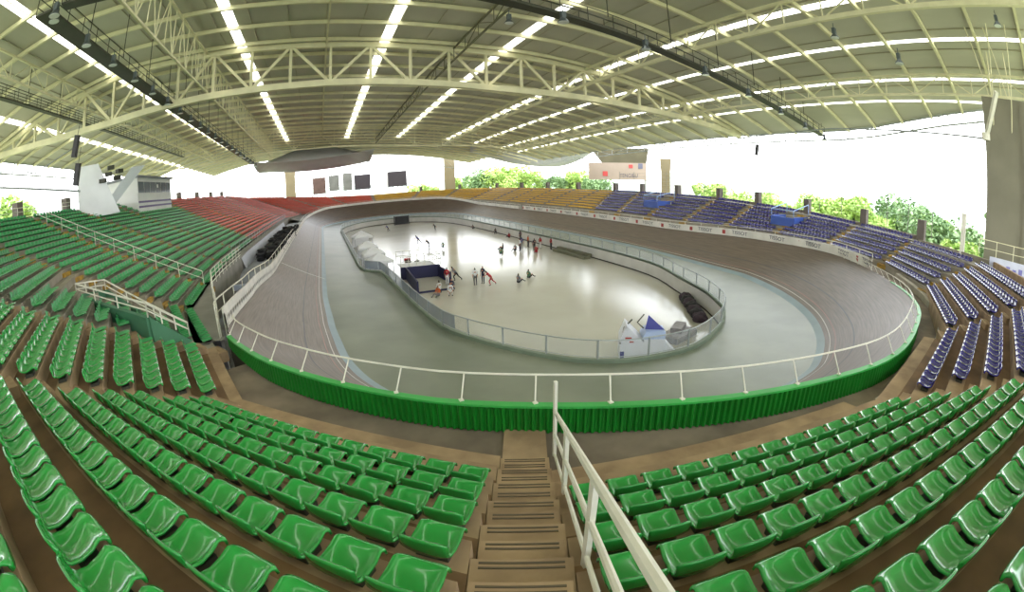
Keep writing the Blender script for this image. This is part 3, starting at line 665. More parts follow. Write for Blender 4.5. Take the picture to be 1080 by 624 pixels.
# light purlins between the beams
pl = MB()
x = -40
while x < 53:
    pts = [(x, y_, zr(x, y_)-.05) for y_ in (RY0, 20, 60, RY1) ]
    if x < xr(RY0)-1: pl.tube(pts, .045, 4)
    x += 3.1
struct(pl.build('trim_purlins', mat('purlin steel', (176, 170, 148), .6, .05, 1)))

def truss(name, P_low, P_up, label, cat='truss', w_lo=.34, w_up=.24, w_web=.13, both=True, mt=None, group=None):
    mt = mt or CREAM; root = empty(name, P_low[0]); tag(root, label, cat, group)
    a_ = MB(); [a_.bar(p, q, w_lo, w_lo) for p, q in zip(P_low, P_low[1:])]; child(a_.build('lower_chord', mt), root)
    a_ = MB(); [a_.bar(p, q, w_up, w_up) for p, q in zip(P_up, P_up[1:])]; child(a_.build('upper_chord', mt), root)
    a_ = MB()
    for i, (p, q) in enumerate(zip(P_low, P_up)):
        a_.bar(p, q, w_web, w_web)
        if i+1 < len(P_low):
            if i % 2 == 0: a_.bar(P_low[i+1], q, w_web, w_web)
            else: a_.bar(p, P_up[i+1], w_web, w_web)
    child(a_.build('web', mt), root); return root
LC = [(-40, 10.6), (-29, 9.9), (-21, 9.8), (-15.7, 10.1), (-9.7, 10.2), (-3.3, 10.1), (2, 10.04), (7.2, 9.8), (12.7, 9.5), (18.5, 9.1), (25, 8.95), (32.4, 8.55), (41.4, 8.0), (50, 7.2), (53, 6.8)]
def interp(T, x):
    for (a, za), (b, zb) in zip(T, T[1:]):
        if x <= b: return za+(zb-za)*(x-a)/(b-a)
    return T[-1][1]
def cross_truss(Y, label, dz=0, n=31, **k):
    xs = [-40+93*i/n for i in range(n+1)]
    lo = [(x, Y, EYE+interp(LC, x)+dz) for x in xs]; up = [(x, Y, max(zr(x, Y)-.5, EYE+interp(LC, x)+dz+.5)) for x in xs]
    return truss('roof_truss', lo, up, label, **k)
cross_truss(42, 'big cream arched cross truss spanning the roof over the near half of the rink', 0, 25, w_lo=.6, w_up=.5, w_web=.26)
cross_truss(88, 'thinner cream cross truss near the far end of the roof', -1.5, 24, w_lo=.22, w_up=.2, w_web=.1)
def long_truss(x, zl, y0, y1, label, step=3.2, **k):
    n = int((y1-y0)/step); ysx = [y0+(y1-y0)*i/n for i in range(n+1)]
    lo = [(x, y_, EYE+zl-.03*y_) for y_ in ysx]; up = [(x, y_, zr(x, y_)-.45) for y_ in ysx]
    return truss('roof_truss', lo, up, label, **k)
long_truss(27, 11.6, -16, 104, 'long cream roof truss above the right side of the rink', w_lo=.32, w_web=.09)
long_truss(-11, 12.0, 6, 104, 'long cream roof truss with dense web left of the centre', 1.9, w_lo=.16, w_web=.07, w_up=.2)
long_truss(.5, 14.6, 6, 104, 'thin straight roof truss above the left edge of the rink', 4, w_lo=.12, w_web=.06, w_up=.14)
long_truss(12.5, 13.2, 14, 104, 'thin dark edged roof truss over the middle of the rink', 3.4, w_lo=.14, w_web=.06, w_up=.14, mt=mat('olive steel', (112, 110, 84), .6, .06, 1))
long_truss(-25, 13.2, 6, 104, 'thin cream roof truss above the left stand', 3, w_lo=.16, w_web=.07, w_up=.16)
long_truss(41, 9.6, -4, 104, 'low cream roof truss along the right edge', 3, w_lo=.2, w_web=.08, w_up=.18)
# eaves: tubes hanging around the edge of the roof
def eave(pts, label, dz=1.6, name='eave_truss'):
    lo = [(p[0], p[1], p[2]-dz) for p in pts]; return truss(name, lo, pts, label, w_lo=.16, w_up=.16, w_web=.07, mt=GREYST, cat='truss')
eave([(xr(y_)-.4, y_, zr(xr(y_)-.4, y_)-.2) for y_ in range(-20, 106, 5)], 'grey eave truss along the right edge of the roof', 1.1)
eave([(-41.6, y_, zr(-41.6, y_)-.2) for y_ in range(0, 106, 6)], 'grey eave truss along the left edge of the roof', 1.4)
eave([(x_, RYE-.4, zr(x_, RYE)-.2) for x_ in range(-34, 46, 3)], 'cream eave truss along the far end of the roof', 2.6)
# catwalks with floodlights
def catwalk(pts, label, width=.9, name='catwalk'):
    root = empty(name, pts[0]); tag(root, label, 'catwalk')
    d = Vector(pts[-1])-Vector(pts[0]); n = Vector((d.y, -d.x, 0)).normalized()
    a_ = MB(); [a_.bar(p, q, width, .12) for p, q in zip(pts, pts[1:])]; child(a_.build('deck', DARKST), root)
    a_ = MB()
    for s_ in (-1, 1):
        o_ = n*s_*width/2
        for hh in (.5, 1.0): a_.tube([Vector(p)+o_+Vector((0, 0, hh)) for p in pts], .03, 5)
        for p, dd in polyline_at(pts, 2.0): a_.bar(p+o_, p+o_+Vector((0, 0, 1.0)), .04)
    child(a_.build('railing', DARKST), root)
    for p, dd in polyline_at(pts, 6.0): a_ = MB(); a_.bar(p+Vector((0, 0, 1)), (p.x, p.y, zr(p.x, p.y)), .05); child(a_.build('hanger_rod', DARKST), root)
    return root
CWL = [(-14.6-.012*(y_-18), y_, EYE+10.9-.03*(y_-18)) for y_ in (18, 30, 50, 75, 104)]
catwalk(CWL, 'dark catwalk with lamps running lengthwise under the left part of the roof', 1.15)
CWR = [(x_, 18.2+(x_+13.3)*.142, EYE+10.85-.052*(x_+13.3) if x_ < 18 else EYE+9.2-.075*(x_-18)) for x_ in (-13.3, 0, 10, 18, 28, 40, 52)]
catwalk(CWR, 'dark crosswise catwalk with lamps high over the near end of the rink', .8)
catwalk([(-26, 26, EYE+11.3), (-26.3, 50, EYE+10.9), (-26.5, 84, EYE+10)], 'thin dark catwalk above the left stand', .5)
LAMPG = mat('lamp glass', (230, 232, 235), .15, 0, 1); LAMPB = mat('lamp body', (92, 100, 104), .35, .05, 1, metal=.5)
def floodlight(p, label, group=None):
    root = empty('floodlight', p); tag(root, label, 'lamp', group)
    a_ = MB(); a_.cyl((0, 0, -.42), .34, .3, 14, 0, .12); rf_ = a_.build('reflector', LAMPB, root)
    a_ = MB(); a_.cyl((0, 0, -.44), .3, .03, 14); a_.build('glass', LAMPG, rf_)
    a_ = MB(); a_.box((0, 0, .06), (.26, .26, .38)); a_.tube([(0, 0, .2), (0, 0, .6)], .03, 6); a_.build('ballast', LAMPB, root); return root
for q, (p, dd) in enumerate(polyline_at(CWL, 4.2)): floodlight((p.x+.95, p.y, p.z-.35), 'round floodlight on the dark lengthwise catwalk, %s from its near corner' % ONES[min(q+1, 25)], 'lamps on the lengthwise catwalk')
for q, (p, dd) in enumerate(polyline_at(CWR, 6.5)): floodlight((p.x, p.y-.75, p.z-.3), 'round floodlight on the crosswise catwalk, %s from its left corner' % ONES[min(q+1, 25)], 'lamps on the crosswise catwalk')
for q, (x, y_, h_, lb) in enumerate(((12.0, 27.4, 11.2, 'hanging lamp cluster under the roof left of the crosswise catwalk'), (28.8, 8.6, 8.85, 'hanging lamp under the roof at the right, nearer the pillar side'), (30, .7, 11.8, 'hanging lamp near the top right corner of the roof'), (27.2, 12.6, 10.3, 'hanging lamp under the right long truss'))):
    floodlight((x, y_, EYE+h_), lb)
# loudspeaker columns
def speaker(p, label):
    root = empty('column_speaker', p); tag(root, label, 'speaker'); a_ = MB(); a_.box((0, 0, 0), (.34, .3, 1.3)); c_ = a_.build('cabinet', mat('speaker black', (46, 44, 46), .6, .05, 1), root); root.rotation_euler = (0, .22, 0)
    a_ = MB(); a_.box((.175, 0, 0), (.02, .24, 1.2)); a_.build('grille', mat('speaker grille', (70, 68, 70), .6, .1, 30), c_)
    a_ = MB(); a_.tube([(0, 0, .65), (0, 0, 1.6)], .02, 5); a_.build('hanger', DARKST, root)
speaker((-15.9, 25.5, EYE+5.2), 'upper dark column loudspeaker hanging before the left stand'); speaker((-15.8, 25.5, EYE+3.5), 'lower dark column loudspeaker hanging before the left stand')
speaker((45, 33, EYE+4.1), 'dark column loudspeaker hanging above the right stand')

# ------------------------------------------------------------------ pillars, struts
def taper(mb, p0, p1, a0, a1, b0, b1, rz=0, mi=0):
    V = []
    for (p, a, b) in ((p0, a0, b0), (p1, a1, b1)):
        for sx_, sy_ in ((-1,-1),(1,-1),(1,1),(-1,1)):
            x, y_ = sx_*a/2, sy_*b/2; V.append((p[0]+x*cos(rz)-y_*sin(rz), p[1]+x*sin(rz)+y_*cos(rz), p[2]))
    mb.add(V, [(3,2,1,0),(4,5,6,7),(0,1,5,4),(1,2,6,5),(2,3,7,6),(3,0,4,7)], mi)
pm_ = MB(); taper(pm_, (35.9, 1.4, -3), (35.9, 1.4, EYE+8.0), 2.2, 2.2, 4.3, 4.3, .06)
pm_.bar((34.7, .2, EYE-3), (34.7, .2, EYE+7.9), .05, .12)
tag(pm_.build('concrete_pillar', PILC), 'massive grey concrete pillar behind the blue seats at the right', 'pillar')
BRK = CREAM
bk = empty('pillar_bracket', (35.5, 3.0, EYE+8)); tag(bk, 'grey white steel bracket on top of the massive right pillar', 'bracket')
a_ = MB(); 
for s_ in (.4, 2.0): a_.bar((35, 3.2-s_, EYE+5.2), (33.0, 2.2-s_, zr(33, 2)-.4), .07); a_.bar((35, 3.2-s_, EYE+8), (33.6, 4.2-s_, zr(33, 4)-.4), .06); a_.bar((35, 3.0-s_, EYE+8), (37.5, 3.0-s_, zr(37, 3)-.3), .08)
child(a_.build('strut', CREAM), bk)
a_ = MB(); a_.cyl((34.6, 3.4, EYE+5.0), .35, .5, 12); a_.bar((34.6, 3.4, EYE+5.2), (33, 2.0, EYE+8.0), .3); child(a_.build('bearing', STEELW), bk)
tb_ = MB(); tb_.tube([(34.6, 3.4, EYE+5.1), (44, 22, EYE+6.4), (49.5, 40, EYE+6.0), (51, 70, EYE+5.0)], .07, 6); tag(tb_.build('tie_cable', GREYST), 'thin grey tie cable running from the right pillar along the roof edge', 'cable')
def far_pillar(x, y_, wdt, zt, label):
    a_ = MB(); rz = -math.atan2(x, y_); taper(a_, (x, y_, -3), (x, y_, zt-3), wdt, wdt, 2.4, 2.4, rz); taper(a_, (x, y_, zt-3), (x, y_, zt), wdt, wdt*1.25, 2.4, 2.4, rz)
    tag(a_.build('concrete_pillar', mat('pale pillar', (124, 112, 84), .8, .06, .3)), label, 'pillar')
far_pillar(41.2, 146, 3.5, EYE+10.5, 'pale concrete pillar behind the yellow seats')
far_pillar(-10.5, 151.5, 3.3, EYE+9.5, 'pale concrete pillar behind the red seats')
far_pillar(61.9, 68.1, 1.8, EYE+4.2, 'brown grey pillar behind the blue seats beside the white leaning struts')
cone = MB(); taper(cone, (63.9, 66.2, -3), (63.6, 66.5, EYE+3.4), 2.2, 1.6, 1.6, 1.6, -.75); taper(cone, (69.0, 61.5, -3), (63.9, 66.5, EYE+3.2), 1.2, 1.2, 1.2, 1.2, -.75); taper(cone, (65.8, 64.4, EYE+1.6), (61.2, 69, EYE+7.6), 1.0, .7, 1.0, .7, -.75)
tag(cone.build('roof_support', mat('strut white concrete', (214, 212, 204), .7, .05, .4)), 'white leaning roof support struts behind the blue seats', 'pillar')
cl = MB(); taper(cl, (-22.4, 40.6, EYE+1.2), (-23.6, 40.4, EYE+6.0), 4.4, 2.4, 1.6, 1.4, .5); taper(cl, (-22.0, 42.2, EYE+2.0), (-17.9, 41.2, EYE+4.9), 1.3, 1.4, 1.2, 1.2, .5); taper(cl, (-25.5, 41, -3), (-24.6, 41, EYE+1.4), 5, 4.4, 2, 2, .5)
tag(cl.build('roof_support', mat('support white', (236, 238, 242), .6, .06, .4)), 'white flared roof support with leaning strut behind the left stand', 'pillar')
bj = MB()
for k in range(5): bj.box((-21.6+.5*k, 40.2+.4*(k % 2), EYE+4.3+.5*(k % 3)), (.7, .5, .35), .3*k)
tag(bj.build('strut_joint', DARKST), 'dark steel joint fittings beside the white left roof support', 'fitting')
ep = MB(); ep.tube([(-29, 28, EYE+5.5), (-24, 33, EYE+4.1), (-22, 36, EYE+3.5)], .09, 6); ep.tube([(-29, 28, EYE+6.6), (-24.5, 32, EYE+5.5), (-21.5, 35, EYE+7.2)], .05, 5)
tag(ep.build('edge_cable', GREYST), 'thin grey tie bars along the open side left of the white support', 'cable')
# stub posts and railings along the top of the stands
def topline(sec): 
    for s_ in SECT:
        if s_[0] == sec: return s_
    return None
postm = mat('stub post concrete', (112, 104, 98), .85, .1, 1)
stub = [(-24.8, 29.6), (-24.8, 38), (-24.8, 64.8), (-24.8, 76), (-24.8, 88), (-24.8, 99.5), (-24.6, 110)]
stubR = [(47.9, 66.4, H(2.0)), (47.9, 58.9, H(2.0)), (47.9, 50.5, H(2.0)), (47.9, 42.1, H(2.1)), (48, 35.4, H(2.2)), (47.0, 27.2, H(2.4)), (43.8, 18.2, H(2.6)), (37.6, 9.9, H(2.5)), (47.9, 79, H(2)), (47.9, 92, H(2)), (47.9, 106, H(2)), (46.4, 119, H(2)), (39.3, 130.6, H(2)), (29.2, 137.6, H(2))]
names = ['next to the long white aisle handrail', 'one aisle past the long handrail', 'beside the announcer cabin', 'first beyond the announcer cabin', 'second beyond the announcer cabin', 'third beyond the announcer cabin', 'last before the wide pillar']
for (x, y_), nn in zip(stub, names):
    a_ = MB(); a_.box((x-.3, y_, EYE+2.6), (.7, .85, 1.7)); tag(a_.build('stub_post', postm), 'grey stub post on top of the left stand, '+nn, 'post', 'stub posts along the stand tops')
for k, (x, y_, z) in enumerate(stubR):
    a_ = MB(); a_.box((x+.5, y_, z+.5), (.7, .7, 1.6)); tag(a_.build('stub_post', postm), 'grey stub post on top of the right stand, above the %s aisle' % (['yellow to blue boundary', 'sixth blue', 'fifth blue', 'fourth blue', 'third blue', 'second blue', 'first blue', 'nearest blue', 'second yellow', 'third yellow', 'fourth yellow', 'fifth yellow', 'sixth yellow', 'seventh yellow'][k]), 'post', 'stub posts along the stand tops')
rail_run([(-24.6, y_, H(-2.0)) for y_ in (14, 30, 48)], 'white railing on the rim of the left stand before the cabin', 'rim_railing', 1.0, (.35, .7), 2.5, cat='railing')
MESHW = mat('fence wire', (150, 152, 150), .5, .05, 2)
def wirefence(pts, label, hgt=3.0, step=4.0):
    root = empty('mesh_fence', pts[0]); tag(root, label, 'fence')
    a_ = MB(); [a_.tube([(p[0], p[1], p[2]+q) for p in pts], .015, 4) for q in (.6, 1.2, 1.8, 2.4, 3.0)]; child(a_.build('wires', MESHW), root)
    for p, dd in polyline_at(pts, step): a_ = MB(); a_.tube([p, p+Vector((0, 0, hgt+.3))], .04, 5); child(a_.build('post', mat('fence post', (120, 120, 110), .6, .05, 1)), root)
wirefence([(49, 66, H(2)), (49.5, 42, H(2)), (49, 27, H(2.2)), (45, 17, H(2.4)), (38.6, 9, H(2.5))], 'tall thin wire fence behind the blue seats')

# ------------------------------------------------------------------ banner, cabin, scoreboards, buildings, canopies
bn = MB(); bn.box((0, 0, 0), (4.6, .04, 1.35)); o = bn.build('wall_banner', mat('banner cloth', (196, 200, 222), .6, .08, 1.2)); o.location = (31.2, .1, H(2.95)); o.rotation_euler = (0, 0, 1.68)
o.location = (31.0, .3, H(2.9)); tag(o, 'white cloth banner hung on the railing behind the last blue seats', 'banner')
bt = mat('banner print blue', (120, 120, 190), .6, .1, 2)
b2 = MB(); [b2.box((-1.2+.5*k, .04, .1-.1*(k % 2)), (.3, .01, .5)) for k in range(5)]; b2.build('blue_print', bt, o); b2 = MB(); b2.box((-1.9, .04, -.1), (.16, .01, .7)); b2.build('red_print', BRED, o)
rail_run([(31.9, 3.6, H(2.35)), (32.3, .6, H(2.35)), (31.8, -3, H(2.2))], 'cream railing between the massive pillar and the blue seats', 'back_railing', .95, (.45,), 1.4, CREAM, 'railing')
wp = MB(); wp.box((33.6, 5.2, EYE-1.6), (.35, .35, 3.0)); tag(wp.build('white_post', STEELW), 'white square post standing left of the massive right pillar', 'post')
cb = empty('announcer_cabin', (-24.4, 56.8, EYE+1.0)); tag(cb, 'white announcer cabin with window band and purple stripes on the left stand', 'cabin')
a_ = MB(); a_.box((0, 0, 1.9), (4.6, 12.6, 3.9)); a_.build('body', WALLW, cb)
a_ = MB(); a_.box((0, 0, 3.95), (5.2, 13.4, .25)); a_.build('roof', mat('cabin roof', (120, 122, 130), .6, .05, 1), cb)
gl = mat('cabin glass', (110, 118, 124), .1, .08, .6)
for k in range(6): a_ = MB(); a_.box((2.32, -5.2+2.07*k, 2.75), (.06, 1.85, 1.25)); a_.build('window', gl, cb)
for zz in (.55, 1.1): a_ = MB(); a_.box((2.33, 0, zz), (.05, 12.4, .22)); a_.build('stripe', mat('purple stripe', (92, 72, 130), .5, .05, 1), cb)
a_ = MB(); a_.box((2.36, .6, 2.9), (.03, .5, .4)); a_.build('notice', WALLW, cb)
def scoreframe(x, y_, z, w_, h_, label, boards):
    r_ = empty('scoreboard', (x, y_, z), -.06); tag(r_, label, 'scoreboard')
    a_ = MB()
    for k in range(int(w_/1.5)+1): a_.bar((-w_/2+k*1.5, 0, 0), (-w_/2+k*1.5, 0, h_), .16); a_.bar((-w_/2+k*1.5, 1.5, 0), (-w_/2+k*1.5, 1.5, h_), .16)
    for k in range(int(h_/1.6)+1): a_.bar((-w_/2, 0, k*1.6), (w_/2, 0, k*1.6), .14); a_.bar((-w_/2, 1.5, k*1.6), (w_/2, 1.5, k*1.6), .14)
    a_.build('scaffold', mat('scaffold', (140, 134, 128), .6, .05, 1), r_)
    for (bx_, bw, bz, bh, cl_) in boards: a_ = MB(); a_.box((bx_, -.15, bz), (bw, .15, bh)); a_.build('board', cl_, r_)
BR = mat('board brown', (92, 70, 62), .6, .15, .6); BK = mat('board black', (52, 46, 50), .5, .06, 1); BG = mat('board grey', (110, 110, 104), .6, .15, .4)
scoreframe(-1.0, 151, H(1.2), 5, 6.8, 'small brown scaffold board behind the red seats', [(0, 4.2, 3.6, 5.2, BR)])
scoreframe(5.9, 150, H(1.2), 8.6, 7.4, 'tall grey scaffold board structure behind the red seats', [(-2, 3.4, 4, 5, BG), (2.4, 3, 4, 5.6, BG)])
scoreframe(13.2, 150, H(1.0), 5.2, 5.8, 'black scoreboard panel left of the pale panel', [(0, 5.2, 3.3, 4.8, BK)])
scoreframe(18.9, 149.6, H(1.0), 5.0, 5.6, 'pale panel between the two black scoreboards', [(0, 5.0, 3.3, 4.9, mat('board pale', (206, 204, 204), .6, .08, .6))])
scoreframe(24.5, 149, H(.8), 6.0, 5.6, 'black scoreboard panel beside the yellow seats', [(0, 6.0, 3.2, 5.0, BK)])
bl = empty('grandstand_building', (62.5, 85, EYE+1), -.6); tag(bl, 'pale building with red marks and dark lettering behind the yellow seats', 'building')
a_ = MB(); a_.box((0, 1.5, .8), (13.0, 4, 3.9)); a_.build('wall', mat('building beige', (150, 134, 118), .7, .06, .3), bl)
a_ = MB(); taper(a_, (1.6, 2, 2.7), (.6, 2, 6.0), 10, 13, 5, 6); a_.build('upper_storey', mat('building olive', (96, 90, 68), .8, .1, .4), bl)
a_ = MB(); a_.box((7.6, 1.6, .2), (2.4, 3.6, 4.4)); a_.build('white_wing', WALLW, bl)
a_ = MB(); a_.box((-2.8, -.53, .2), (1.1, .05, 1.1)); a_.build('red_mark', BRED, bl); a_ = MB(); a_.box((3.0, -.53, 1.9), (.9, .05, .8)); a_.build('red_mark', BRED, bl)
a_ = MB(); a_.box((5.2, -.53, 2.0), (1.0, .05, 1.2)); a_.build('small_window', mat('building window', (92, 92, 108), .3, .05, 1), bl)
bl_rot = Matrix(((cos(-.6), 0, sin(-.6)), (sin(-.6), 0, -cos(-.6)), (0, 1, 0)))
text('TENGIBU', 1.15, Vector((62.5+3.3*cos(-.6)+.56*sin(-.6), 85+3.3*sin(-.6)-.56*cos(-.6), EYE+.75)), bl_rot, BTXT, bl)
def canopy(pts, sag, label):
    a_ = MB(); n = 10; A, B, C_, D_ = [Vector(p) for p in pts]
    for i in range(n+1):
        for j in range(n+1):
            u, v = i/n, j/n; p = A*(1-u)*(1-v)+B*u*(1-v)+C_*u*v+D_*(1-u)*v; p.z += sag*(16*u*(1-u)*v*(1-v))-1.2*(4*u*(1-u)+4*v*(1-v)-16*u*(1-u)*v*(1-v)); a_.v.append(tuple(p))
    for i in range(n):
        for j in range(n): a_.f.append((i*(n+1)+j, (i+1)*(n+1)+j, (i+1)*(n+1)+j+1, i*(n+1)+j+1)); a_.m.append(0)
    o = a_.build('shade_canopy', CANV, None, True); md = o.modifiers.new('thick', 'SOLIDIFY'); md.thickness = .06; tag(o, label, 'canopy')
canopy([(-17, 112, EYE+9.3), (13, 112, EYE+9.6), (13, 130, EYE+7.6), (-17, 130, EYE+7.8)], 4.6, 'grey peaked fabric canopy at the far end of the roof, above the red seats')
canopy([(36, 108, EYE+9.6), (66, 99, EYE+7.5), (60, 112, EYE+3.4), (40, 121, EYE+8.6)], 3.2, 'grey peaked fabric canopy at the far end of the roof, above the yellow seats')

# ------------------------------------------------------------------ planting and distance
def crown_mesh(name, m_, r, h, n, leaf, seed, clumps=14):
    rnd = random.Random(seed); a_ = MB(); cs = []
    for k in range(clumps):
        a = rnd.random()*6.28; rr = r*math.sqrt(rnd.random())*.75; cs.append((rr*cos(a), rr*sin(a), h*(.35+.55*rnd.random()), r*(.28+.25*rnd.random())))
    for k in range(n):
        c = cs[k % clumps]; u = rnd.uniform(-1, 1); a = rnd.random()*6.28; q = math.sqrt(1-u*u); R = c[3]*(.75+.3*rnd.random())
        p = Vector((c[0]+R*q*cos(a), c[1]+R*q*sin(a), c[2]+R*u*.8)); d1 = Vector((rnd.gauss(0, 1), rnd.gauss(0, 1), rnd.gauss(0, .6))).normalized(); d2 = d1.cross(Vector((rnd.gauss(0, 1), rnd.gauss(0, 1), rnd.gauss(0, 1)))).normalized()
        a_.add([p-d1*leaf, p+d2*leaf*.5, p+d1*leaf, p-d2*leaf*.5], [(0, 1, 2, 3)])
    return a_.mesh(name, m_)
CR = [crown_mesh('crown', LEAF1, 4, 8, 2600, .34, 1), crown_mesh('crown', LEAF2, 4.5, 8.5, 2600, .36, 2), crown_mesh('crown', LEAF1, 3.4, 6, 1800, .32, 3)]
tk = MB(); tk.cyl((0, 0, 0), .28, 5, 8, 0, .16); tk.tube([(0, 0, 3.4), (1.2, .4, 5.2)], .1, 6); tk.tube([(0, 0, 3.8), (-1.1, -.5, 5.6)], .1, 6); TKM = tk.mesh('trunk', BARK)
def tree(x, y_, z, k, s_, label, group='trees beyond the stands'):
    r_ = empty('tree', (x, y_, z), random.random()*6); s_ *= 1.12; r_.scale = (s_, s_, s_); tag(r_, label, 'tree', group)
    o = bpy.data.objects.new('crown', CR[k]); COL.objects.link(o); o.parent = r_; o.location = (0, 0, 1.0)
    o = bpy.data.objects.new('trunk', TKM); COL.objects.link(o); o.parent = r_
TR = [(842, 80, -2.5, 0, 1.0), (862, 86, -1.6, 0, 1.1), (880, 92, -1.5, 2, 1.3), (897, 84, -1.5, 0, 1.15), (915, 88, -2.2, 1, 1.15), (932, 80, -2.5, 0, 1.0), (948, 88, -2, 1, 1.3), (965, 78, -2.4, 1, 1.2), (982, 84, -3, 0, 1.15), (1000, 76, -3, 1, 1.2), (1014, 70, -3.5, 0, 1.0), (1027, 82, -4, 1, 1.1), (1078, 66, -2.5, 1, 1.6), (745, 110, 1, 0, .9), (760, 112, 1, 0, .9), (780, 108, .6, 2, 1.0), (805, 96, 0, 0, .9), (826, 92, -1, 2, 1.1)]
def dir_px(x, y_):      # a bearing in the world, used to spread the trees round the site
    dx, dy = x-540, 312-y_; c, s_ = cos(ROLL), sin(ROLL); dx, dy = c*dx-s_*dy, s_*dx+c*dy; r = hyp(dx, dy)+1e-9; th = 2*math.asin(r/(2*FPX))
    u = (sin(th)*dx/r, cos(th), sin(th)*dy/r); cp, sp = cos(PITCH), sin(PITCH); v = (u[0], u[1]*cp+u[2]*sp); return math.atan2(v[0], v[1])+YAW
wd = ['bright', 'dense', 'loose', 'pale', 'rounded', 'broad']
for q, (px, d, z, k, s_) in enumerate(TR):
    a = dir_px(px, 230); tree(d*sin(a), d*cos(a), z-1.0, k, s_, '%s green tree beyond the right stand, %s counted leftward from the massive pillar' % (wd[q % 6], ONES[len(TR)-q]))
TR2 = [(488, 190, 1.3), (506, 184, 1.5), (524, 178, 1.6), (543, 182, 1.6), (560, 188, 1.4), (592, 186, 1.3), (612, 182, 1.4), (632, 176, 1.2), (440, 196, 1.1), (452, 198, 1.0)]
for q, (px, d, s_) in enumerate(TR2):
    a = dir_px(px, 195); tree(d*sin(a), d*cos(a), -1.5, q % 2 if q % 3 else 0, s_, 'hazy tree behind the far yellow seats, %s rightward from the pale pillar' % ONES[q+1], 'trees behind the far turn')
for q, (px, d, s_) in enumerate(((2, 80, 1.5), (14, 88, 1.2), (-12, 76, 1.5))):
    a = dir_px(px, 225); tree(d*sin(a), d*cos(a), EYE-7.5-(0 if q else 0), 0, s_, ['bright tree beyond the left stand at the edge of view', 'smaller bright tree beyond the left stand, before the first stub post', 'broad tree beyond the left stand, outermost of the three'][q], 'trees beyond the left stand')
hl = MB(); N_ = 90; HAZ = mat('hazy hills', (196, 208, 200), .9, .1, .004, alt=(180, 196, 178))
for ring, (R, zz) in enumerate(((420, -3), (620, 22), (900, 44))):
    for i in range(N_+1):
        a = -1.0+3.0*i/N_; hh = (noise.noise(Vector((i*.16, ring*3.3, 0)))+.6)*zz*.5 if ring else zz; hl.v.append((R*sin(a), R*cos(a), hh if ring == 0 else max(0, hh)))
for ring in range(2):
    for i in range(N_): b0 = ring*(N_+1)+i; hl.f.append((b0, b0+1, b0+N_+2, b0+N_+1)); hl.m.append(0)
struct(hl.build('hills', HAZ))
ar = MB(); ar.tube([(60+22*cos(t*pi/12), 168-9*0, EYE-2+7.5*sin(t*pi/12)) for t in range(13)], .35, 6); o = ar.build('steel_arch', mat('arch grey', (120, 130, 136), .6, .05, 1)); o.scale = (.28, 1, .9); o.location = (45.0, 10, 1)
tag(o, 'small grey arch standing among the hazy trees behind the yellow seats', 'arch')

# ------------------------------------------------------------------ things in the rink
NV = empty('tunnel_entrance', (8.6, 41.5, 0)); tag(NV, 'navy walled sunken entrance with white railings beside the rink fence', 'entrance')
a_ = MB(); a_.strip([(7.6, 46.2, 1.2), (11.4, 45.6, 1.2)], [(7.6, 46.2, 0), (11.4, 45.6, 0)]); a_.box((9.3, 45.9, .62), (4.0, .16, 1.25), -.1); a_.box((11.3, 43.8, .55), (.14, 4.1, 1.1), .05); a_.box((7.7, 42.2, .62), (.14, 7.6, 1.25), -.05); a_.box((9.3, 39.2, .08), (3.4, .14, .16), 0); child(a_.build('padded_wall', NAVY), NV)
a_ = MB()
for a, b in (((7.4, 46.2), (11.5, 45.7)), ((11.5, 45.7), (11.5, 50)), ((11.5, 50), (7.6, 50.4))):
    for hh in (.55, 1.05): a_.tube([a+(1.25+hh,), b+(1.25+hh,)], .035, 5)
    for t in (0, .2, .4, .6, .8, 1): p = lerp(a, b, t); a_.tube([p+(1.2,), p+(2.3,)], .03, 5)
child(a_.build('railing', STEELW), NV)
a_ = MB(); a_.box((9.5, 48.1, .95), (3.6, 4.0, .1)); child(a_.build('platform', mat('platform grey', (188, 190, 184), .4, .06, 1)), NV)
ki = empty('timing_kiosk', (15.3, 18.5, 0), -.55); ki.scale = (.78, .78, .78); tag(ki, 'white kiosk with red emblem and dark blue peak beside the rink fence', 'kiosk')
KW = mat('kiosk white', (224, 226, 236), .45, .04, 2); KB = mat('kiosk blue', (36, 40, 140), .4, .05, 1); KL = mat('kiosk pale blue', (168, 186, 226), .4, .05, 1)
a_ = MB(); V = [(-1.5, -.8, 0), (.15, -.8, 0), (.15, -.8, 1.3), (-1.1, -.8, 2.5), (-1.5, -.8, 1.5)]; a_.add(V+[(v[0], .9, v[2]) for v in V], [(0, 1, 2, 3, 4), (9, 8, 7, 6, 5)]+[(i, 5+i, 5+(i+1) % 5, (i+1) % 5) for i in range(5)]); kf_ = a_.build('gabled_front', KW, ki)
a_ = MB(); a_.box((.9, .1, .75), (1.5, 1.7, 1.5)); a_.build('body', KW, ki)
a_ = MB(); taper(a_, (.85, .2, 1.5), (1.0, .3, 1.95), 1.6, 1.4, 1.8, 1.5); a_.build('hood', KL, ki)
a_ = MB(); a_.add([(.3, .1, 1.95), (1.7, .0, 1.95), (1.2, 1.3, 1.95), (.55, .4, 2.9)], [(0, 1, 3), (1, 2, 3), (2, 0, 3), (0, 2, 1)]); a_.build('peak', KB, ki)
a_ = MB(); a_.tube([(-1.5, -.8, 1.2), (-1.2, -.2, 2.2), (-.6, .6, 2.5)], .06, 6); a_.tube([(.2, .2, 2.0), (-.2, .6, 2.3), (.3, .9, 2.8)], .05, 6); a_.build('frame_tubes', DARKST, ki)
a_ = MB(); a_.box((-.95, -.83, 1.6), (.45, .03, .16)); a_.box((-.72, -.83, 1.35), (.3, .03, .1)); a_.build('emblem', BRED, kf_)
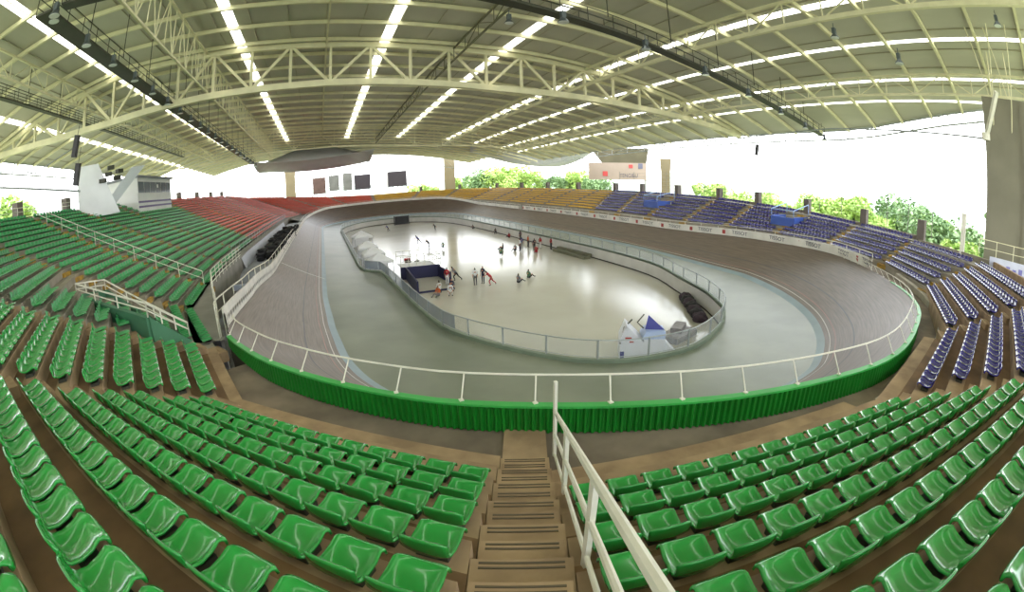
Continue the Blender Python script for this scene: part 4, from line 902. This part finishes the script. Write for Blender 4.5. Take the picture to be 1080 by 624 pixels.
a_ = MB(); a_.box((.55, -.77, .7), (.06, .03, 1.1)); a_.build('blue_trim', KB, ki); a_ = MB(); a_.box((-1.35, -.83, .4), (.28, .03, .5)); a_.build('blue_trim', KB, kf_)
a_ = MB(); a_.add([(1.7, -.6, 0), (2.9, -.2, 0), (1.7, -.6, 1.3), (1.7, .6, 0), (2.9, .9, 0), (1.7, .6, 1.3)], [(0, 1, 2), (5, 4, 3), (0, 3, 4, 1), (1, 4, 5, 2), (2, 5, 3, 0)]); a_.build('side_wing', KW, ki)
mt_ = MB(); mt_.box((0, 0, .2), (2.6, 1.3, .4)); mt_.box((.3, .2, .55), (1.6, .7, .3), .3); o = mt_.build('folded_mats', mat('folded grey mats', (150, 146, 150), .6, .15, 3)); o.location = (19.3, 19.6, 0); o.rotation_euler.z = .3; tag(o, 'grey folded mats lying right of the white kiosk', 'mats')
for k in range(7):
    t = k/6; x, y_ = 22.9+3.0*t, 21.2+4.6*t
    a_ = MB(); hx = .5+.15*random.random(); a_.v = []; 
    bmx = bmesh.new(); bmesh.ops.create_icosphere(bmx, subdivisions=3, radius=.55)
    for v in bmx.verts: v.co *= 1+.25*noise.noise(v.co*3+Vector((k, 0, 0))); v.co.z = max(-.3, v.co.z*.75)
    me_ = bpy.data.meshes.new('dark_bundle'); bmx.to_mesh(me_); bmx.free(); me_.materials.append(BLACK if k % 2 else mat('bundle plum', (62, 48, 58), .8, .2, 4))
    o = bpy.data.objects.new('dark_bundle', me_); COL.objects.link(o); o.location = (x, y_, .3); tag(o, 'dark bundle on the rink floor under the right wall, %s from the kiosk end' % ONES[k+1], 'bundle', 'dark bundles along the rink wall')
# tents beside the rink fence
def tent(x, y_, z, s_, rz, label):
    r_ = empty('white_tent', (x, y_, z), rz); tag(r_, label, 'tent', 'white tents beside the left straight'); r_.scale = (s_,)*3
    a_ = MB(); a_.add([(-1.5, -1.5, 1.9), (1.5, -1.5, 1.9), (1.5, 1.5, 1.9), (-1.5, 1.5, 1.9), (0, 0, 2.8)], [(0, 1, 4), (1, 2, 4), (2, 3, 4), (3, 0, 4)]); a_.strip([(-1.5, -1.5, 1.9), (1.5, -1.5, 1.9), (1.5, 1.5, 1.9), (-1.5, 1.5, 1.9)], [(-1.5, -1.5, 1.6), (1.5, -1.5, 1.6), (1.5, 1.5, 1.6), (-1.5, 1.5, 1.6)], 0, True); a_.build('canopy', mat('tent cloth', (232, 232, 236), .6, .04, 1), r_)
    for sx_ in (-1, 1):
        for sy_ in (-1, 1): a_ = MB(); a_.tube([(1.45*sx_, 1.45*sy_, 0), (1.45*sx_, 1.45*sy_, 1.9)], .04, 6); a_.build('pole', GREYST, r_)
    a_ = MB(); a_.box((0, 1.45, .9), (2.9, .04, 1.8)); a_.build('side_wall', mat('tent cloth', (232, 232, 236)), r_)
tent(5.6, 50.0, H(9.5), .9, .1, 'nearest white tent beside the navy entrance'); tent(5.6, 56, 0, .9, .05, 'second white tent from the navy entrance'); tent(5.6, 63, 0, .9, 0, 'third white tent from the navy entrance'); tent(6.0, 76, 0, 1.0, .1, 'farthest white tent along the left rink wall')
gg = MB(); gg.box((0, 0, 1.1), (3.2, .6, 2.0)); gg.box((-1.8, .1, 1.1), (.12, .7, 2.2)); gg.box((1.8, .1, 1.1), (.12, .7, 2.2)); o = gg.build('dark_goal', mat('goal dark', (44, 46, 50), .7, .1, 1)); o.location = (19.0, 112.5, 0); tag(o, 'dark goal box at the far end of the rink', 'goal')

# ------------------------------------------------------------------ people
SKIN = mat('skin', (168, 118, 92), .6, .04, 3); HAIR = mat('dark hair', (34, 26, 22), .7, .05, 3)
CLO = {k: mat('cloth '+k, c, .8, .08, 4) for k, c in dict(white=(214, 214, 214), black=(36, 36, 42), red=(168, 34, 48), blue=(44, 60, 120), grey=(112, 112, 118), navy=(30, 34, 62), orange=(200, 96, 50), green=(70, 110, 80)).items()}
def person_mesh(pose):
    J = dict(pel=(0, 0, .92), ches=(0, 0, 1.2), sh=(0, 0, 1.38), neck=(0, 0, 1.47), head=(0, .01, 1.58), crown=(0, 0, 1.69), nose=(0, .115, 1.58),
             ls=(-.18, 0, 1.37), le=(-.24, -.02, 1.1), lw=(-.23, .08, .86), lh=(-.23, .1, .78), rs=(.18, 0, 1.37), re=(.24, -.02, 1.1), rw=(.23, .08, .86), rh=(.23, .1, .78),
             lp=(-.09, 0, .88), lk=(-.1, .02, .49), la=(-.1, -.02, .09), lt=(-.11, .15, .03), rp=(.09, 0, .88), rk=(.1, .02, .49), ra=(.1, -.02, .09), rt=(.11, .15, .03))
    up = {}
    if pose == 'skate':
        up = dict(pel=(0, -.1, .8), ches=(0, .1, 1.02), sh=(0, .22, 1.16), neck=(0, .28, 1.23), head=(0, .34, 1.32), crown=(0, .35, 1.43), nose=(0, .45, 1.3), ls=(-.18, .2, 1.15), le=(-.32, .1, .92), lw=(-.36, -.1, .78), lh=(-.37, -.17, .75), rs=(.18, .22, 1.15), re=(.3, .36, .95), rw=(.22, .52, .88), rh=(.2, .59, .86), lp=(-.09, -.1, .77), lk=(-.12, .12, .45), la=(-.1, -.02, .1), lt=(-.1, .15, .05), rp=(.09, -.1, .77), rk=(.2, -.25, .45), ra=(.3, -.55, .2), rt=(.32, -.48, .06))
    elif pose == 'sit':
        up = {k: (v[0], v[1]-.05, v[2]-.78) for k, v in J.items()}; up.update(lk=(-.14, .32, .38), la=(-.16, .55, .08), lt=(-.17, .68, .1), rk=(.14, .36, .3), ra=(.2, .68, .07), rt=(.22, .78, .12), lh=(-.14, .36, .42), lw=(-.15, .29, .42), le=(-.22, .02, .34), rh=(.16, .34, .4), rw=(.17, .26, .42), re=(.24, 0, .34))
    elif pose == 'crouch':
        up = {k: (v[0], v[1]+.05, v[2]-.5) for k, v in J.items()}; up.update(pel=(0, -.12, .4), lp=(-.09, -.1, .38), rp=(.09, -.1, .38), ches=(0, .02, .68), lk=(-.16, .26, .5), la=(-.14, .05, .09), lt=(-.15, .22, .03), rk=(.16, .26, .48), ra=(.14, 0, .09), rt=(.15, .18, .03), lh=(-.1, .42, .4), lw=(-.12, .36, .45), le=(-.24, .2, .55), rh=(.1, .4, .3), rw=(.12, .34, .36), re=(.24, .18, .52))
    J.update(up)
    R = dict(pel=.13, ches=.13, sh=.115, neck=.055, head=.098, crown=.06, nose=.02, ls=.06, le=.042, lw=.03, lh=.03, rs=.06, re=.042, rw=.03, rh=.03, lp=.09, lk=.058, la=.042, lt=.04, rp=.09, rk=.058, ra=.042, rt=.04)
    E_ = [('pel', 'ches'), ('ches', 'sh'), ('sh', 'neck'), ('neck', 'head'), ('head', 'crown'), ('head', 'nose'), ('sh', 'ls'), ('ls', 'le'), ('le', 'lw'), ('lw', 'lh'), ('sh', 'rs'), ('rs', 're'), ('re', 'rw'), ('rw', 'rh'), ('pel', 'lp'), ('lp', 'lk'), ('lk', 'la'), ('la', 'lt'), ('pel', 'rp'), ('rp', 'rk'), ('rk', 'ra'), ('ra', 'rt')]
    for s_, sx_ in (('l', -1), ('r', 1)):                   # five fingers on each hand
        hnd = Vector(J[s_+'h']); d = (hnd-Vector(J[s_+'w'])).normalized(); side = d.cross(Vector((sx_, 0, 0))); side = side.normalized() if side.length > .1 else Vector((0, 1, 0))
        for k in range(5):
            f0 = hnd+side*(.024*(k-2))+d*.015; ln = (.035, .06, .068, .062, .048)[k]; n0, n1 = '%sf%d' % (s_, k), '%sg%d' % (s_, k)
            J[n0] = tuple(f0+d*ln*.5+(side*(-.02) if k == 0 else Vector((0, 0, 0)))); J[n1] = tuple(f0+d*ln+Vector((-sx_*.014, 0, 0))); R[n0] = .010; R[n1] = .008; E_ += [(s_+'h', n0), (n0, n1)]
    K = list(J); me = bpy.data.meshes.new('p'); me.from_pydata([J[k] for k in K], [(K.index(a), K.index(b)) for a, b in E_], [])
    o = bpy.data.objects.new('p', me); COL.objects.link(o); o.modifiers.new('s', 'SKIN'); 
    if not me.skin_vertices: me.attributes.new('skin', 'FLOAT', 'POINT')
    try:
        for i, k in enumerate(K): me.skin_vertices[0].data[i].radius = (R[k], R[k])
        me.skin_vertices[0].data[0].use_root = True
    except Exception as e: print('skin', e)
    sb_ = o.modifiers.new('u', 'SUBSURF'); sb_.levels = 1; sb_.render_levels = 1
    dg = bpy.context.evaluated_depsgraph_get(); out = bpy.data.meshes.new_from_object(o.evaluated_get(dg)); bpy.data.objects.remove(o)
    reg = []
    segs = [(k1, k2, Vector(J[k1]), Vector(J[k2])) for k1, k2 in E_]
    for p in out.polygons:
        c = p.center; best = None
        for k1, k2, a, b in segs:
            t = max(0, min(1, (c-a).dot(b-a)/max(1e-9, (b-a).length_squared))); dd = (c-a-(b-a)*t).length
            if best is None or dd < best[0]: best = (dd, k1, k2)
        k1, k2 = best[1:]
        if 'crown' in (k1, k2) or (k2 == 'head' and c.y < J['head'][1]-.02): r_ = 2
        elif k2 in ('nose', 'head') or k1 in ('lh', 'rh') or k2[1:] in ('h',) or k2[1] in 'g' or k2 in ('lw', 'rw'): r_ = 0
        elif k1 in ('pel', 'lp', 'rp') and k2 != 'ches' or k2 in ('la', 'ra'): r_ = 3
        elif k2 in ('lt', 'rt'): r_ = 4
        else: r_ = 1
        reg.append(r_)
    for m_ in (SKIN, CLO['white'], HAIR, CLO['black'], CLO['black']): out.materials.append(m_)
    out.polygons.foreach_set('material_index', reg); out.polygons.foreach_set('use_smooth', [True]*len(reg)); return out
PM = {k: person_mesh(k) for k in ('stand', 'skate', 'sit', 'crouch')}
PEOPLE = [(15.0, 66.4, 'skate', 'black', 'black', 'person skating in dark clothes on the left half of the rink'), (14.8, 72.9, 'skate', 'blue', 'black', 'person skating in blue, behind the dark one on the left'),
 (16.6, 64.0, 'crouch', 'green', 'black', 'person crouching in dark green on the left half of the rink'), (13.5, 98.5, 'skate', 'blue', 'navy', 'person skating near the far left end of the rink'), (22.1, 91, 'skate', 'grey', 'black', 'person in grey skating near the dark goal'),
 (21.3, 53.5, 'crouch', 'green', 'navy', 'person crouching alone in the middle of the rink'), (12.1, 42.6, 'skate', 'grey', 'black', 'person in grey pushing off right of the navy entrance'), (13.1, 39.5, 'stand', 'white', 'black', 'person standing in white shirt and black trousers beside the one in red'),
 (14.3, 38.8, 'skate', 'red', 'red', 'person in red leaning forward on the rink'), (14.0, 39.9, 'stand', 'navy', 'navy', 'person in navy half hidden behind the one in red'), (17.0, 38.5, 'sit', 'grey', 'black', 'person sitting on the floor in grey, left of the seated pair'), (18.7, 39.9, 'sit', 'green', 'black', 'person sitting on the floor in green, right of the seated pair'),
 (10.6, 38.6, 'crouch', 'navy', 'black', 'person in navy bending by the rink fence'), (9.4, 38.3, 'crouch', 'white', 'black', 'person crouching in white near the navy entrance'), (10.0, 37.0, 'crouch', 'white', 'white', 'person crouching all in white nearest the fence'), (9.0, 37.4, 'sit', 'orange', 'grey', 'person sitting in orange at the foot of the navy wall'), (10.9, 41.2, 'stand', 'red', 'white', 'person in red top at the corner of the navy entrance'),
 (23.6, 58.6, 'sit', 'black', 'black', 'person in black seated near the right wall group'), (24.6, 56.6, 'sit', 'grey', 'black', 'person in grey seated at the left of the right wall group'), (26.0, 57.5, 'stand', 'blue', 'grey', 'person standing in blue amid the right wall group'), (26.8, 55.2, 'stand', 'black', 'black', 'person standing in black amid the right wall group'), (26.4, 53.8, 'sit', 'red', 'red', 'person sitting in red before the right wall group'), (28.2, 56.2, 'stand', 'red', 'white', 'person standing in red and white by the right wall'),
 (29.0, 54.6, 'stand', 'red', 'black', 'person standing in red beside the right wall steps'), (29.2, 65, 'stand', 'navy', 'black', 'person in navy along the right wall, first past the group'), (29.4, 70, 'sit', 'red', 'black', 'person in red seated along the right wall'), (29.4, 76, 'crouch', 'black', 'black', 'person in black crouching along the right wall'), (29.2, 88, 'sit', 'grey', 'black', 'person seated farthest along the right wall'),
 (25, 55.9, 'stand', 'white', 'navy', 'person standing in white at the left of the right wall group'), (27.4, 58.4, 'stand', 'orange', 'black', 'person in orange behind the right wall group')]
for q, (x, y_, pose, sh_, pa_, lb) in enumerate(PEOPLE):
    me_ = PM[pose].copy(); me_.materials[1] = CLO[sh_]; me_.materials[3] = CLO[pa_]
    o = bpy.data.objects.new('person', me_); COL.objects.link(o); zmin = min(v.co.z for v in me_.vertices); o.location = (x, y_, -zmin); o.rotation_euler.z = random.random()*6.28; tag(o, lb, 'person', None)
for q, (x, y_, cl_, lb) in enumerate(((10.1, 57.4, 'red', 'red bag lying on the rink behind the navy entrance'), (10.9, 55.2, 'black', 'black bag lying on the rink behind the navy entrance'), (9.9, 55.9, 'black', 'smaller black bag between the red and the black one'))):
    a_ = MB(); a_.box((0, 0, .16), (.8, .35, .32)); a_.tube([(-.25, 0, .32), (-.2, 0, .46), (.2, 0, .46), (.25, 0, .32)], .02, 6); o = a_.build('sports_bag', CLO[cl_]); o.location = (x, y_, 0); o.rotation_euler.z = q; md = o.modifiers.new('b', 'BEVEL'); md.width = .05; md.segments = 2; tag(o, lb, 'bag')
# small figures' benches: low steps along the right wall
a_ = MB(); a_.box((29.1, 49.6, .15), (.9, 7.5, .3), .02); a_.box((29.5, 49.6, .45), (.5, 7.5, .3), .02); tag(a_.build('wall_steps', mat('step olive', (112, 112, 92), .8, .1, 1)), 'low grey steps along the right rink wall beside the group', 'steps')
